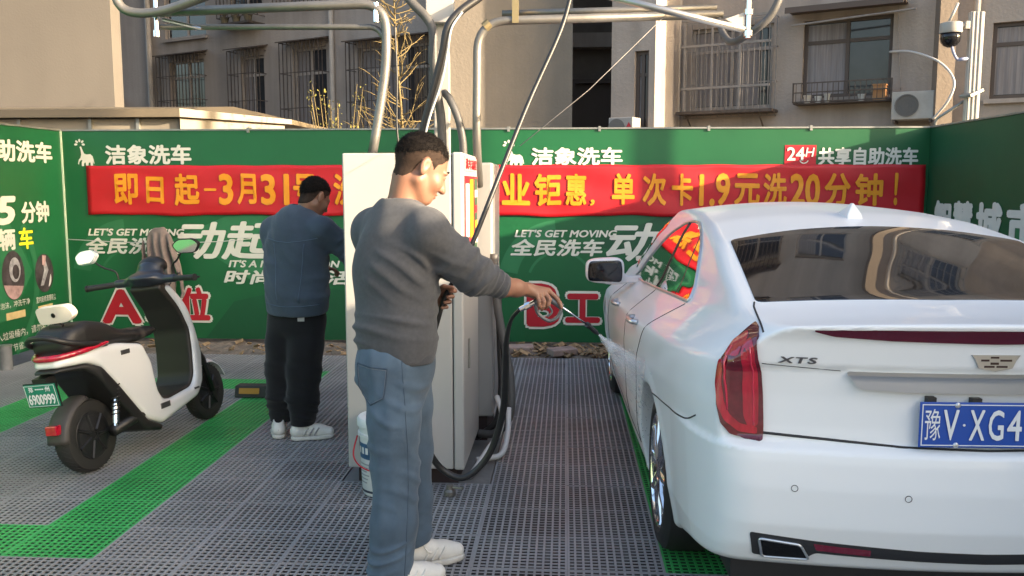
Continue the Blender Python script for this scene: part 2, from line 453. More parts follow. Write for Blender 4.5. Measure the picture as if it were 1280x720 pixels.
# ------------------------------------------------------------------ hoardings
def P_back(a, b, o): return (a, BY-o, b)
def P_left(a, b, o): return (LX+o, a, b)
def P_right(a, b, o): return (RX-o, -a, b)
ELE = [(.26, .70), (.34, .72), (.40, .60), (.48, .46), (.62, .42), (.80, .44), (.92, .36), (.97, .22), (1, .08), (.96, .10), (.93, .2), (.92, .02), (.80, .02), (.79, .14), (.70, .12), (.68, .02), (.55, .02), (.54, .14), (.46, .10), (.45, .0), (.33, .0), (.33, .14), (.38, .22), (.30, .22), (.22, .16), (.18, .05), (.14, .10), (.19, .24), (.28, .30), (.33, .42), (.31, .58)]
def logo(x0, x1, z0, z1, place, parent):
    mb = MB(); f = lambda u, v: (x0+u*(x1-x0), z0+v*(z1-z0))
    tri = geometry.tessellate_polygon([[Vector((*f(u, v), 0)) for u, v in ELE]])
    mb.add([place(*f(u, v), 0.005) for u, v in ELE], [tuple(t) for t in tri])
    for k in range(5):
        t = R(90+(k-2)*48); c = (0.27+0.22*math.cos(t)*0.9, 0.80+0.13*math.sin(t))
        pts = [f(c[0]+0.085*math.cos(a)*math.cos(t)-0.055*math.sin(a)*math.sin(t), c[1]+0.068*math.cos(a)*math.sin(t)*0.9+0.04*math.sin(a)*math.cos(t)) for a in [2*math.pi*j/12 for j in range(12)]]
        mb.add([place(*p, 0.005) for p in pts], [tuple(range(12))])
    return mb.build('logo', M_cream, parent)
def ring(cx, cz, r0, r1, a0, a1, place, m, parent, off=0.002, n=28):
    P = [(cx+r1*math.cos(R(a0+(a1-a0)*i/n)), cz+r1*math.sin(R(a0+(a1-a0)*i/n))) for i in range(n+1)]
    Q = [(cx+r0*math.cos(R(a0+(a1-a0)*i/n)), cz+r0*math.sin(R(a0+(a1-a0)*i/n))) for i in range(n+1)]
    mb = MB(); mb.add([place(a, b, off) for a, b in P+Q], [(i, i+1, n+2+i, n+1+i) for i in range(n)])
    return mb.build('printed_graphic', m, parent)

hb = thing('hoarding', 'long green printed hoarding across the back, partly covered by the red banner', 'hoarding', (-0.8, BY, 0))
mb = MB(); mb.box(LX+0.002, RX-0.002, BY, BY+0.05, 0.02, HT); mb.build('panel', M_green, hb)
mb = MB(); mb.box(LX-0.05, RX+0.05, BY-0.012, BY+0.062, HT+0.001, HT+0.016)
for x in (-3.1, -0.55, 0.32, 1.35, 2.3): mb.box(x-0.012, x+0.012, BY-0.016, BY+0.066, HT-0.02, HT+0.028)
mb.build('top_rail', M_rail, hb)
for cx in (-4.35, -0.05):
    ring(cx, 0.62, 0.42, 0.60, 95, 170, P_back, M_green2, hb)
    ring(cx, 0.60, 0.30, 0.325, 20, 160, P_back, M_green2, hb, 0.0025)
for dx in (0, 4.25):
    flat([(-4.0+dx, 0.98), (-3.35+dx, 1.25), (-2.3+dx, 1.262), (-2.75+dx, 0.95), (-3.1+dx, 0.60), (-3.5+dx, 0.86)], P_back, 0.002, 'printed_graphic', M_green2 if not dx else M_green3, hb)
    flat([(-3.6+dx, 0.03), (-3.3+dx, 0.40), (-2.6+dx, 0.56), (-2.0+dx, 0.50), (-1.9+dx, 0.03)], P_back, 0.002, 'printed_graphic', M_green3, hb)
logo(-4.86, -4.665, 1.742, 2.012, P_back, hb); logo(-0.605, -0.40, 1.735, 1.99, P_back, hb)
lettering('洁象洗车', -4.552, -3.677, 1.757, 1.95, P_back, M_cream, hb, 0.005, 0.034)
lettering('洁象洗车', -0.332, 0.541, 1.743, 1.914, P_back, M_cream, hb, 0.005, 0.034)
flat([(2.065, 1.74), (2.357, 1.74), (2.357, 1.93), (2.065, 1.93)], P_back, 0.004, 'printed_graphic', M_redp, hb)
lettering('24', 2.085, 2.25, 1.785, 1.91, P_back, M_cream, hb, 0.008, 0.02)
lettering('H', 2.255, 2.34, 1.82, 1.905, P_back, M_cream, hb, 0.008, 0.01, 0.15)
ring(2.245, 1.80, 0.035, 0.045, 200, 340, P_back, M_cream, hb, 0.008)
lettering('共享自助洗车', 2.375, 3.296, 1.738, 1.908, P_back, M_cream, hb, 0.005, 0.034)
for dx, t in ((0, 1), (4.28, 1)):
    lettering("LET'S GET MOVING", -4.771+dx, -3.78+dx, 1.052, 1.125, P_back, M_cream, hb, 0.005, 0.03, 0.22)
    lettering('全民洗车', -4.812+dx, -3.90+dx, 0.868, 1.035, P_back, M_cream, hb, 0.005, 0.03, 0.20)
    lettering('动起来', -3.885+dx, -2.35+dx, 0.818, 1.20, P_back, M_cream, hb, 0.005, 0.027, 0.22)
    lettering("IT'S A NEW FASHION", -3.345+dx, -2.22+dx, 0.742, 0.815, P_back, M_cream, hb, 0.005, 0.03, 0.22)
    lettering('时尚新生活', -3.40+dx, -2.10+dx, 0.573, 0.718, P_back, M_cream, hb, 0.005, 0.03, 0.20)
for t, x0, x1, z0, z1 in (('A', -4.681, -4.243, 0.155, 0.524), ('工', -4.215, -3.90, 0.195, 0.53), ('位', -3.86, -3.539, 0.180, 0.552), ('B', -0.384, -0.029, 0.163, 0.612), ('工', -0.005, 0.355, 0.205, 0.515), ('位', 0.40, 0.80, 0.192, 0.53)):
    lettering(t, x0-0.014, x1+0.014, z0-0.014, z1+0.014, P_back, M_cream, hb, 0.005, 0.075)
    lettering(t, x0+0.010, x1-0.010, z0+0.010, z1-0.010, P_back, M_redp, hb, 0.009, 0.045)

bn = thing('banner', 'wide red cloth banner with gold lettering stretched across the green hoarding', 'banner', (-0.7, BY-0.02, 1.5))
nx, nz = 160, 14
def banner_pt(a, b, o):
    u = (a+4.744)/8.108; v = (b-1.26)/0.487
    sag = 0.012*math.sin(u*41)*(1-v)+0.006*math.sin(u*97+v*3)
    ripple = 0.003*math.sin(a*9+b*14)+0.001*math.sin(a*23-b*9)+0.003*math.sin(a*3.1+b*22+1)
    return (a, BY-0.024-ripple-o, b+sag*0.6)
V = [banner_pt(-4.744+8.108*i/nx, 1.26+0.487*j/nz, 0) for j in range(nz+1) for i in range(nx+1)]
mb = MB(); mb.add(V, [(j*(nx+1)+i, j*(nx+1)+i+1, (j+1)*(nx+1)+i+1, (j+1)*(nx+1)+i) for j in range(nz) for i in range(nx)])
o = mb.build('cloth', M_red, bn, smooth=True); md = o.modifiers.new('thickness', 'SOLIDIFY'); md.thickness = 0.002; md.offset = 1 if True else -1
for t, x0, x1 in (('即', -4.47, -4.22), ('日', -4.14, -3.96), ('起', -3.855, -3.60), ('-', -3.555, -3.43), ('3', -3.405, -3.26), ('月', -3.22, -3.03), ('31', -2.985, -2.70), ('号', -2.66, -2.42), ('洗', -2.26, -2.0), ('车', -1.90, -1.65), ('行', -1.40, -1.13),
                  ('业', -0.615, -0.34), ('钜', -0.30, -0.04), ('惠', 0.0, 0.20), ('，', 0.235, 0.28), ('单', 0.443, 0.66), ('次', 0.735, 0.96), ('卡', 1.01, 1.21), ('1.9', 1.27, 1.56), ('元', 1.60, 1.84), ('洗', 1.87, 2.09), ('20', 2.12, 2.40), ('分', 2.44, 2.68), ('钟', 2.72, 2.98), ('！', 3.08, 3.115)):
    h = {'-': (1.50, 1.525), '，': (1.36, 1.42), '日': (1.375, 1.64)}.get(t, (1.36, 1.665))
    lettering(t, x0, x1, h[0], h[1], banner_pt, M_gold, bn, 0.007, 0.030)

hl = thing('hoarding', 'green printed hoarding along the left edge with round pictures and small print', 'hoarding', (LX, 6.0, 0))
mb = MB(); mb.box(LX-0.05, LX, -1.0, BY+0.05, 0.02, HT); mb.build('panel', M_green, hl)
mb = MB(); mb.box(LX-0.062, LX+0.012, -1.0, BY-0.014, HT+0.001, HT+0.016); mb.build('top_rail', M_rail, hl)
mb = MB(); mb.box(LX+0.001, LX+0.016, BY-0.016, BY-0.003, 0.02, HT); mb.build('corner_strip', mat('pale_strip', (0.5, 0.6, 0.45), 0.5), hl)
lettering('共享自助洗车', 6.66, 8.38, 1.765, 1.965, P_left, M_cream, hl, 0.005, 0.036)
lettering('35', 7.18, 7.76, 1.20, 1.46, P_left, M_cream, hl, 0.005, 0.04, 0.15)
lettering('分钟', 7.83, 8.27, 1.20, 1.405, P_left, M_cream, hl, 0.005, 0.035)
lettering('洗一辆', 6.98, 7.72, 0.97, 1.17, P_left, M_cream, hl, 0.005, 0.035)
lettering('车', 7.77, 7.99, 0.965, 1.165, P_left, M_yellow, hl, 0.005, 0.025)
flat([(6.9, 1.55), (7.6, 1.30), (7.95, 0.75), (7.6, 0.35), (6.9, 0.3)], P_left, 0.002, 'printed_graphic', M_green2, hl)
ring(7.25, 0.70, 0.72, 0.80, -60, 40, P_left, M_green2, hl, 0.0026)
M_pic = mat('printed_photo_dark', (0.055, 0.045, 0.05), 0.5, var=(9, 0.7)); M_pic2 = mat('printed_photo_pink', (0.42, 0.28, 0.27), 0.5, var=(12, 0.4)); M_pic3 = mat('printed_photo_grey', (0.34, 0.34, 0.36), 0.5, var=(16, 0.5))
for cy, cz, ry, rz in ((7.66, 0.74, 0.165, 0.225), (8.135, 0.715, 0.15, 0.185)):
    E = lambda s, a0=0, a1=360, dy=0, dz=0: [(cy+dy+ry*s*math.cos(R(a0+(a1-a0)*i/24)), cz+dz+rz*s*math.sin(R(a0+(a1-a0)*i/24))) for i in range(24)]
    flat(E(1), P_left, 0.004, 'printed_picture', M_pic, hl)
    if cy < 8:
        flat(E(0.97, 200, 335), P_left, 0.006, 'printed_picture', M_pic2, hl)
        flat(E(0.5, 0, 360, 0.02, 0.05), P_left, 0.0075, 'printed_picture', M_pic3, hl); flat(E(0.3, 0, 360, 0.03, 0.03), P_left, 0.009, 'printed_picture', M_pic, hl)
    else:
        flat([(8.06, 0.60), (8.11, 0.60), (8.20, 0.74), (8.16, 0.84), (8.12, 0.83), (8.13, 0.74)], P_left, 0.006, 'printed_picture', M_pic3, hl)
        flat([(8.10, 0.80), (8.15, 0.78), (8.17, 0.88), (8.11, 0.89)], P_left, 0.0075, 'printed_picture', M_pic2, hl); flat(E(0.42, -80, 40, 0.04, -0.06), P_left, 0.007, 'printed_picture', mat('printed_photo_white', (0.6, 0.6, 0.58), 0.5), hl)
lettering('清洁洗车泡沫，冲洗干净', 7.20, 7.88, 0.45, 0.51, P_left, M_cream, hl)
lettering('室内座椅清理吸尘', 7.98, 8.30, 0.44, 0.50, P_left, M_cream, hl)
for a, b in ((7.52, 7.80), (8.0, 8.24)):
    flat([(a, 0.345), (b, 0.345), (b, 0.41), (a, 0.41)], P_left, 0.004, 'printed_graphic', mat('tan_print', (0.60, 0.46, 0.22), 0.5, var=(8, 0.2)), hl)
lettering('垃圾直接放入垃圾桶内，请勿乱扔', 6.95, 8.20, 0.17, 0.245, P_left, M_cream, hl)
lettering('请自行擦干车身，节省您的宝贵时间', 6.95, 8.22, 0.05, 0.12, P_left, M_cream, hl)
hr = thing('hoarding', 'green printed hoarding along the right edge behind the white car', 'hoarding', (RX, 5.0, 0))
mb = MB(); mb.box(RX, RX+0.05, -1.0, BY+0.05, 0.02, HT); mb.box(RX+0.051, RX+0.08, -1.0, 2.45, 0.02, 2.45); mb.build('panel', M_green_r, hr)  # second box: unseen taller near stretch, added to shade the man and scooter
mb = MB(); mb.box(RX-0.012, RX+0.062, -1.0, BY-0.014, HT+0.001, HT+0.016); mb.build('top_rail', M_rail, hr)
for t, y0, y1 in (('智', 8.36, 8.0), ('慧', 7.96, 7.58), ('城', 7.53, 7.08), ('市', 7.02, 6.50)):
    lettering(t, -y0, -y1, 1.06, 1.42, P_right, M_cream, hr, 0.005, 0.05)
flat([(-7.15, 1.0), (-6.6, 1.45), (-6.0, 1.5), (-6.0, 0.6)], P_right, 0.002, 'printed_graphic', M_green2, hr)

# small grey post by the left edge
t = thing('bollard', 'short grey steel post at the left edge of the grating', 'bollard', (-4.72, 7.06, 0))
mb = MB(); mb.tube([(-4.72, 7.06, 0), (-4.72, 7.06, 0.20)], 0.05, 18); mb.build('post', mat('grey_post', (0.2, 0.2, 0.2), 0.6, var=(9, 0.3)), t, smooth='auto')
mb = MB(); mb.tube([(-4.72, 7.06, 0.20), (-4.72, 7.06, 0.212)], 0.056, 18); mb.build('cap', M_rail, t, smooth='auto')

# ------------------------------------------------------------------ buildings behind
FA = R(-27); FO = Vector((0, 15, 0)); FM = Matrix.Translation(FO) @ Matrix.Rotation(FA, 4, 'Z')
M_wall = mat('render_grey', (0.34, 0.295, 0.262), 0.9, var=(0.5, 0.25), bump=(25, 0.35, 0.02), streak=(2.4, 0.22))
M_wall2 = mat('render_beige', (0.118, 0.106, 0.093), 0.9, var=(0.35, 0.12), bump=(30, 0.2, 0.01), streak=(1.2, 0.06))
M_wall3 = mat('render_cream', (0.16, 0.13, 0.105), 0.9, var=(0.6, 0.15), bump=(25, 0.3, 0.02), streak=(2.0, 0.1))
M_pane = mat('window_glass', (0.035, 0.035, 0.04), 0.08, var=(2, 0.4), spec=0.7)
M_frame = mat('window_frame', (0.34, 0.30, 0.27), 0.6, var=(6, 0.25)); M_frame_d = mat('window_frame_brown', (0.075, 0.055, 0.045), 0.6)
M_bar = mat('rusty_bars', (0.085, 0.068, 0.058), 0.75, 0.3, var=(12, 0.4)); M_barw = mat('grey_bars', (0.20, 0.185, 0.175), 0.6, var=(12, 0.2))
M_curt = mat('curtain', (0.22, 0.20, 0.20), 0.9, var=(3, 0.3), stretch=(14, 1, 0.4))
def wall_cells(mb, s0, s1, z0, z1, holes, y0, y1):
    ss = sorted({s0, s1, *[v for h in holes for v in h[:2] if s0 < v < s1]}); zz = sorted({z0, z1, *[v for h in holes for v in h[2:] if z0 < v < z1]})
    inh = lambda a, b: any(h[0] < a < h[1] and h[2] < b < h[3] for h in holes)
    V = []; Fc = []; ix = {}
    def vid(a, b, y):
        k = (round(a, 4), round(b, 4), y)
        if k not in ix: ix[k] = len(V); V.append((a, y, b))
        return ix[k]
    for a0, a1 in zip(ss, ss[1:]):
        for b0, b1 in zip(zz, zz[1:]):
            if inh((a0+a1)/2, (b0+b1)/2): continue
            for y in (y0, y1): Fc.append((vid(a0, b0, y), vid(a1, b0, y), vid(a1, b1, y), vid(a0, b1, y)))
            for (p, q, m) in (((a0, b0), (a1, b0), ((a0+a1)/2, b0-1e-3)), ((a1, b0), (a1, b1), (a1+1e-3, (b0+b1)/2)), ((a1, b1), (a0, b1), ((a0+a1)/2, b1+1e-3)), ((a0, b1), (a0, b0), (a0-1e-3, (b0+b1)/2))):
                if inh(*m) or not (s0 < m[0] < s1 and z0 < m[1] < z1): Fc.append((vid(*p, y0), vid(*q, y0), vid(*q, y1), vid(*p, y1)))
    mb.add(V, Fc)
def window(b, s0, s1, z0, z1, kind=0, y=0.0, fm=None):
    """a window in the local frame of building b (x along the wall, -y out of it)"""
    fm = fm or M_frame; w = 0.05; mb = MB()
    mb.box(s0+.001, s0+w, y+0.06, y+0.13, z0, z1); mb.box(s1-w, s1-.001, y+0.06, y+0.13, z0, z1); mb.box(s0+w, s1-w, y+0.06, y+0.13, z0, z0+w); mb.box(s0+w, s1-w, y+0.06, y+0.13, z1-w, z1-.001)
    m = (s0+s1)/2; mb.box(m-w/2, m+w/2, y+0.065, y+0.125, z0+w, z1-w)
    zt = z1-(z1-z0)*0.28; mb.box(s0+w, m-w/2, y+0.07, y+0.12, zt-w/2, zt+w/2); mb.box(m+w/2, s1-w, y+0.07, y+0.12, zt-w/2, zt+w/2)
    f = mb.build('window', fm, b, world=False)
    g = MB(); g.box(s0+0.02, s1-0.02, y+0.09, y+0.10, z0+0.02, z1-0.02); g.build('pane', M_pane, f, world=False)
    if random.random() < 0.6 or kind == 3:
        g = MB(); n = 24; hw = (s1-s0)*random.uniform(0.35, 0.95)
        V = [(s0+0.04+(hw-0.08)*i/n, y+0.085+0.002*math.sin(i*1.9), zz) for zz in (z0+0.06, z1-0.06) for i in range(n+1)]
        g.add(V, [(i, i+1, n+2+i, n+1+i) for i in range(n)]); g.build('curtain', M_curt, f, world=False)
    if kind in (1, 2):                                       # projecting security cage
        g = MB(); d = 0.30 if kind == 1 else 0.08; m_ = M_bar if kind == 1 else M_barw; ya = y-d; q = 0.07; nb = max(5, int((s1-s0+2*q)/0.10)); t_ = 0.007
        a0, a1, c0, c1 = s0-q, s1+q, z0-0.12, z1+0.08
        for i in range(nb+1):
            s_ = a0+(a1-a0)*i/nb; g.box(s_-t_, s_+t_, ya-t_, ya+t_, c0, c1)
        for k in range(1, max(2, int(d/0.1))):
            for s_ in (a0, a1): g.box(s_-t_, s_+t_, ya+k*0.1-t_, ya+k*0.1+t_, c0, c1)
        for zz in (c0, c0+(c1-c0)*0.35, c0+(c1-c0)*0.7, c1):
            g.box(a0-t_, a1+t_, ya-t_*0.8, ya+t_*0.8, zz-t_, zz+t_)
            for s_ in (a0, a1): g.box(s_-t_*0.8, s_+t_*0.8, ya, y-0.002, zz-t_, zz+t_)
        g.build('grille', m_, f, world=False)
        if kind == 1:
            g = MB(); g.add([(a0-0.06, y-0.001, c1+0.10), (a1+0.06, y-0.001, c1+0.10), (a1+0.06, ya-0.05, c1+0.02), (a0-0.06, ya-0.05, c1+0.02)], [(0, 1, 2, 3)])
            o = g.build('awning', M_frame_d, f, world=False); o.modifiers.new('t', 'SOLIDIFY').thickness = 0.02
    if kind in (0, 3):
        g = MB(); g.box(s0-0.06, s1+0.06, y-0.07, y+0.058, z0-0.06, z0-0.002); g.build('sill', M_wall, f, world=False)
    return f
bl = thing('apartment_building', 'grey-brown apartment block behind the hoarding with caged windows and downpipes', 'building', FO, FA)
WA = [(-12.6, -11.75, 4.3, 5.7, 0), (-12.6, -11.75, 2.5, 3.45, 1),
      (-9.87, -8.76, 3.0, 4.27, 1), (-9.97, -8.65, 4.75, 6.0, 0), (-7.65, -6.97, 2.85, 4.22, 1), (-7.9, -6.97, 5.1, 6.2, 1), (-6.17, -5.27, 2.5, 4.27, 1), (-6.3, -5.3, 5.15, 6.3, 1), (-4.45, -2.76, 2.65, 4.15, 1), (-4.45, -2.76, 5.4, 6.9, 1)]
WB = [(1.68, 1.90, 2.3, 3.50, 3), (2.15, 3.40, 2.70, 3.92, 2), (3.83, 5.03, 2.80, 3.90, 3), (6.24, 7.3, 2.68, 3.66, 3), (2.15, 3.40, 4.9, 6.2, 2), (3.83, 5.03, 5.1, 6.3, 3), (6.24, 7.3, 5.1, 6.2, 2)]
up = []
for lv in range(1, 4):
    for a in ((-9.97, -8.65), (-7.9, -6.97), (-6.3, -5.3), (-4.45, -2.76), (2.15, 3.40), (3.83, 5.03), (6.24, 7.3)):
        up.append((a[0], a[1], 5.1+2.9*lv, 6.35+2.9*lv, (lv+int(a[0]*7)) % 3))
allw = WA+WB+up
mb = MB()
wall_cells(mb, -13.5, -2.5, 0, 17.5, [w[:4] for w in allw if w[0] < -2.5], 0, 0.35)
wall_cells(mb, 2.0, 7.4, 0, 17.5, [w[:4] for w in allw if w[0] > 2], 0, 0.35)
wall_cells(mb, 1.31, 1.997, 0, 17.5, [w[:4] for w in WB if w[0] < 2], -1.1, 0.35)
mb.build('wall', M_wall, bl, world=False)
mb = MB(); mb.box(-13.6, -2.4, -0.25, 0.6, 17.502, 17.8); mb.box(1.25, 7.5, -1.25, 0.6, 17.502, 17.8); mb.build('parapet', M_wall, bl, world=False)
mb = MB(); mb.box(-13.5, -2.5, 0.36, 6, 0, 17.4); mb.box(1.4, 7.38, 0.36, 6, 0, 17.4); mb.build('inner_wall', mat('dark_interior', (0.05, 0.045, 0.04), 0.9), bl, world=False)
for w in allw: window(bl, *w[:4], w[4], y=-1.1 if w[0] == 1.68 else 0, fm=M_frame_d if w[0] in (2.15, 3.83, 6.24, 1.68) and w[2] < 3 and w[0] != 2.15 else M_frame)
mb = MB()
for s_, r_ in ((-5.07, 0.05), (-10.45, 0.06), (1.96, 0.045), (6.05, 0.04)): mb.tube([(s_, -0.07, 0), (s_, -0.07, 17.4)], r_, 12)
mb.tube(round_path([(1.96, -0.10, 3.3), (1.96, -0.14, 3.05), (1.80, -0.16, 3.0)], 0.1), 0.03, 8)
mb.build('downpipe', mat('pvc_pipe', (0.42, 0.38, 0.34), 0.6, var=(5, 0.15)), bl, smooth='auto', world=False)
o = FM @ Vector((5.70, -0.28, 0))
mb = MB(); mb.box(o.x-0.11, o.x+0.11, o.y-0.09, o.y+0.07, 0, 17.4); mb.build('pilaster', M_wall3, bl)
# planter and clutter of the big window, flower shelf above the left windows
g = MB(); y = -0.30
for a in (3.78, 5.08): g.box(a-.012, a+.012, y, -0.002, 2.72, 2.74); g.box(a-.012, a+.012, y, y+.02, 2.72, 3.0)
for zz in (2.73, 2.86, 2.99): g.box(3.78, 5.08, y-.004, y+.012, zz-.008, zz+.008)
for i in range(18): s_ = 3.82+i*0.072; g.box(s_-.005, s_+.005, y, y+.01, 2.74, 2.98)
g.box(3.78, 5.08, y, -0.003, 2.70, 2.712); g.build('sill_basket', M_bar, bl, world=False)
for nm, s_, col, w_, h_ in (('flower_pot', 3.95, (0.55, 0.50, 0.45), 0.10, 0.12), ('flower_pot', 4.10, (0.6, 0.6, 0.58), 0.09, 0.10), ('flower_pot', 4.22, (0.5, 0.48, 0.44), 0.08, 0.13), ('storage_box', 4.92, (0.45, 0.22, 0.09), 0.16, 0.2), ('flower_pot', 4.68, (0.62, 0.6, 0.56), 0.09, 0.1)):
    p = FM @ Vector((s_, -0.16, 2.713)); g = MB()
    if nm == 'storage_box': g.box(-w_/2, w_/2, -0.09, 0.09, 0, h_); g.box(-w_/2-.008, w_/2+.008, -0.098, 0.098, h_+.001, h_+.02)
    else: g.lathe([(w_*0.38, 0), (w_*0.52, h_*0.8), (w_*0.58, h_*0.82), (w_*0.58, h_), (w_*0.45, h_), (w_*0.4, h_*0.9)], None, 16)
    me = g.mesh(); me.transform(Matrix.Translation(p) @ Matrix.Rotation(FA, 4, 'Z')); o = link(nm, me, mat('pot_%d' % int(s_*100), col, 0.7), None)
    tag(o, {3.95: 'pale pot at the left end of the window basket with curtained brown window', 4.10: 'white pot second from the left in the basket under the brown window', 4.22: 'tall narrow pot third in the basket under the brown window', 4.92: 'small orange-brown box at the right end of the window basket', 4.68: 'white pot beside the orange-brown box in the window basket'}[s_], 'box' if nm == 'storage_box' else 'pot')
g = MB(); g.box(3.66, 5.2, -0.45, -0.001, 4.0, 4.03); g.box(3.66, 5.2, -0.46, -0.43, 3.95, 4.0); g.build('awning', M_frame_d, bl, world=False)
g = MB(); g.tube([(3.75, -0.42, 3.78), (5.35, -0.42, 3.86)], 0.014, 8); g.build('drying_pole', M_barw, bl, smooth='auto', world=False)
g = MB(); g.box(2.05, 3.5, -0.35, -0.002, 2.62, 2.66)
for a in (2.2, 3.3): g.tube([(a, -0.33, 2.62), (a, -0.01, 2.40)], 0.012, 6)
g.build('balcony_shelf', M_bar, bl, world=False)
g = MB()
for i in range(3): g.box(2.16+i*0.42, 2.19+i*0.42, -0.36, -0.33, 2.67, 3.98)
for zz in (2.98, 3.60, 3.98): g.box(2.12, 3.45, -0.365, -0.335, zz, zz+0.035)
for i in range(16): g.box(2.2+i*0.078, 2.208+i*0.078, -0.35, -0.342, 2.68, 3.6)
g.build('balcony_railing', M_barw, bl, world=False)
g = MB(); g.box(-8.0, -6.9, -0.45, -0.002, 4.80, 4.84); g.build('flower_shelf', M_bar, bl, world=False)
for i in range(3):
    p = FM @ Vector((-7.8+i*0.34, -0.25, 4.842)); g = MB(); g.lathe([(0.06, 0), (0.09, 0.14), (0.10, 0.16), (0.08, 0.16), (0.07, 0.13)], Matrix.Translation(p), 14)
    for k in range(16):
        a = random.uniform(0, 6.3); l = random.uniform(0.08, 0.2); q = p+Vector((0, 0, 0.14)); e = q+Vector((math.cos(a)*0.12, math.sin(a)*0.12, l)); w = Vector((-math.sin(a), math.cos(a), 0))*0.02
        g.add([q-w*.3, q+w*.3, e+w, e-w], [(0, 1, 2, 3)])
    tag(g.build('potted_plant', mat('dusty_leaf', (0.12, 0.10, 0.06), 0.8, var=(9, 0.5))), 'dusty potted plant on the high shelf of the grey-brown block, above the caged windows', 'plant', 'potted plants on the high window shelf')
swn = [(8.6, 9.9, 2.7+2.9*k, 3.9+2.9*k) for k in range(5)]+[(11.2, 12.5, 2.7+2.9*k, 3.9+2.9*k) for k in range(5)]
rb = thing('apartment_building', 'set-back end block of the flats beyond the right edge, mirrored in the rear window', 'building', FO, FA)
mb = MB(); wall_cells(mb, 7.5, 17, 0, 17.5, swn, 2.3, 2.65); mb.build('wall', M_wall, rb, world=False)
for w in swn: window(rb, *w, 1, y=2.3)
mb = MB(); mb.box(7.52, 16.9, 2.66, 6, 0, 17.4); mb.build('inner_wall', MATS['dark_interior'], rb, world=False)
# the nearer wing between the downpipes and the stairwell, and the left block
M_cor = mat('render_sun', (0.215, 0.185, 0.15), 0.9, var=(0.7, 0.15), bump=(25, 0.3, 0.02), streak=(2, 0.12))
wg = thing('building_wing', 'plain pale wing of the block right behind the white post, sunlit along its left edge', 'building', (-1, 15.3, 0))
mb = MB(); mb.box(-1.88, 0.095, 14.2, 19, 0, 15.5); mb.build('wall', M_cor, wg)
mb = MB(); mb.box(-1.96, 0.11, 14.12, 19.1, 15.502, 15.75); mb.build('parapet', M_cor, wg)
st = thing('stairwell', 'dark recessed stairwell between the pale wing and the window wall', 'stairwell', (0.4, 16.3, 0))
mb = MB(); mb.box(0.10, 1.3, 16.4, 17, 0, 15.4); mb.build('wall', mat('stair_dark', (0.16, 0.135, 0.115), 0.9, var=(1.5, 0.3)), st)
mb = MB(); mb.box(0.105, 0.16, 16.2, 16.398, 0, 3.45); mb.box(0.80, 0.86, 16.2, 16.398, 0, 3.45); mb.box(0.16, 0.80, 16.2, 16.398, 3.38, 3.45); mb.build('door_frame', M_frame_d, st)
mb = MB(); mb.box(0.16, 0.80, 16.33, 16.397, 0, 3.38); mb.build('door', mat('dark_door', (0.075, 0.052, 0.042), 0.6), st)
for zz in (4.0, 7.0, 10.0): 
    mb = MB(); mb.box(0.11, 1.2, 16.1, 16.399, zz, zz+0.25); mb.build('landing', M_wall, st)
lb = thing('apartment_building', 'smooth beige block filling the upper left corner with a blank wall', 'building', (-9, 14, 0))
mb = MB(); mb.box(-22, -7.25, 14.0, 14.3, 0, 15); mb.build('wall', M_wall2, lb)
mb = MB(); mb.box(-22.1, -7.15, 13.9, 14.4, 15.002, 15.3); mb.build('parapet', M_wall2, lb)
# low metal-roofed shed behind the hoarding
M_shed = mat('shed_metal', (0.15, 0.12, 0.08), 0.45, var=(1.5, 0.15)); M_shedw = mat('shed_wall', (0.25, 0.22, 0.175), 0.6, var=(1.5, 0.15))
sh = thing('shed', 'low shed with a tan sheet-metal roof behind the left end of the hoarding', 'shed', (-6, 11, 0))
mb = MB(); mb.box(-10, -4.70, 10.6, 14, 0, 2.36)
mb.build('wall', M_shedw, sh)
mb = MB(); mb.add([(-10.1, 10.45, 2.37), (-4.62, 10.45, 2.37), (-3.55, 11.4, 2.34), (-3.55, 13.9, 2.34), (-10.1, 13.9, 2.37), (-10.1, 10.45, 2.45), (-4.62, 10.45, 2.47), (-3.55, 11.4, 2.40), (-3.55, 13.9, 2.40), (-4.7, 12.4, 2.66), (-10.1, 12.4, 2.66), (-10.1, 13.9, 2.45)],
              [(0, 1, 6, 5), (1, 2, 7, 6), (2, 3, 8, 7), (0, 4, 3, 2, 1), (5, 6, 9, 10), (6, 7, 8, 9), (9, 8, 3, 11, 10)])
mb.build('roof', M_shed, sh)
mb = MB(); mb.add([(-4.68, 10.56, 0), (-3.68, 11.44, 0), (-3.68, 11.44, 2.34), (-4.68, 10.56, 2.36)], [(0, 1, 2, 3)]); o = mb.build('end_panel', M_shed, sh); o.modifiers.new('t', 'SOLIDIFY').thickness = 0.04
mb = MB()
for x in (-7.6, -6.7, -5.8, -5.2): mb.box(x-0.02, x+0.02, 10.56, 10.597, 0, 2.36)
mb.build('cover_strip', M_rail, sh)
# unseen block, added to keep the low sun off the left of the yard
nb = thing('apartment_building', 'unseen tall narrow block added out of frame to shade the left of the yard', 'building', (11, 3, 0))
mb = MB(); mb.box(10, 12, 0.95, 3.16, 0, 13); mb.build('wall', M_wall3, nb)
mb = MB(); mb.box(9.9, 12.1, 0.9, 3.2, 13.002, 13.3); mb.build('parapet', M_wall3, nb)

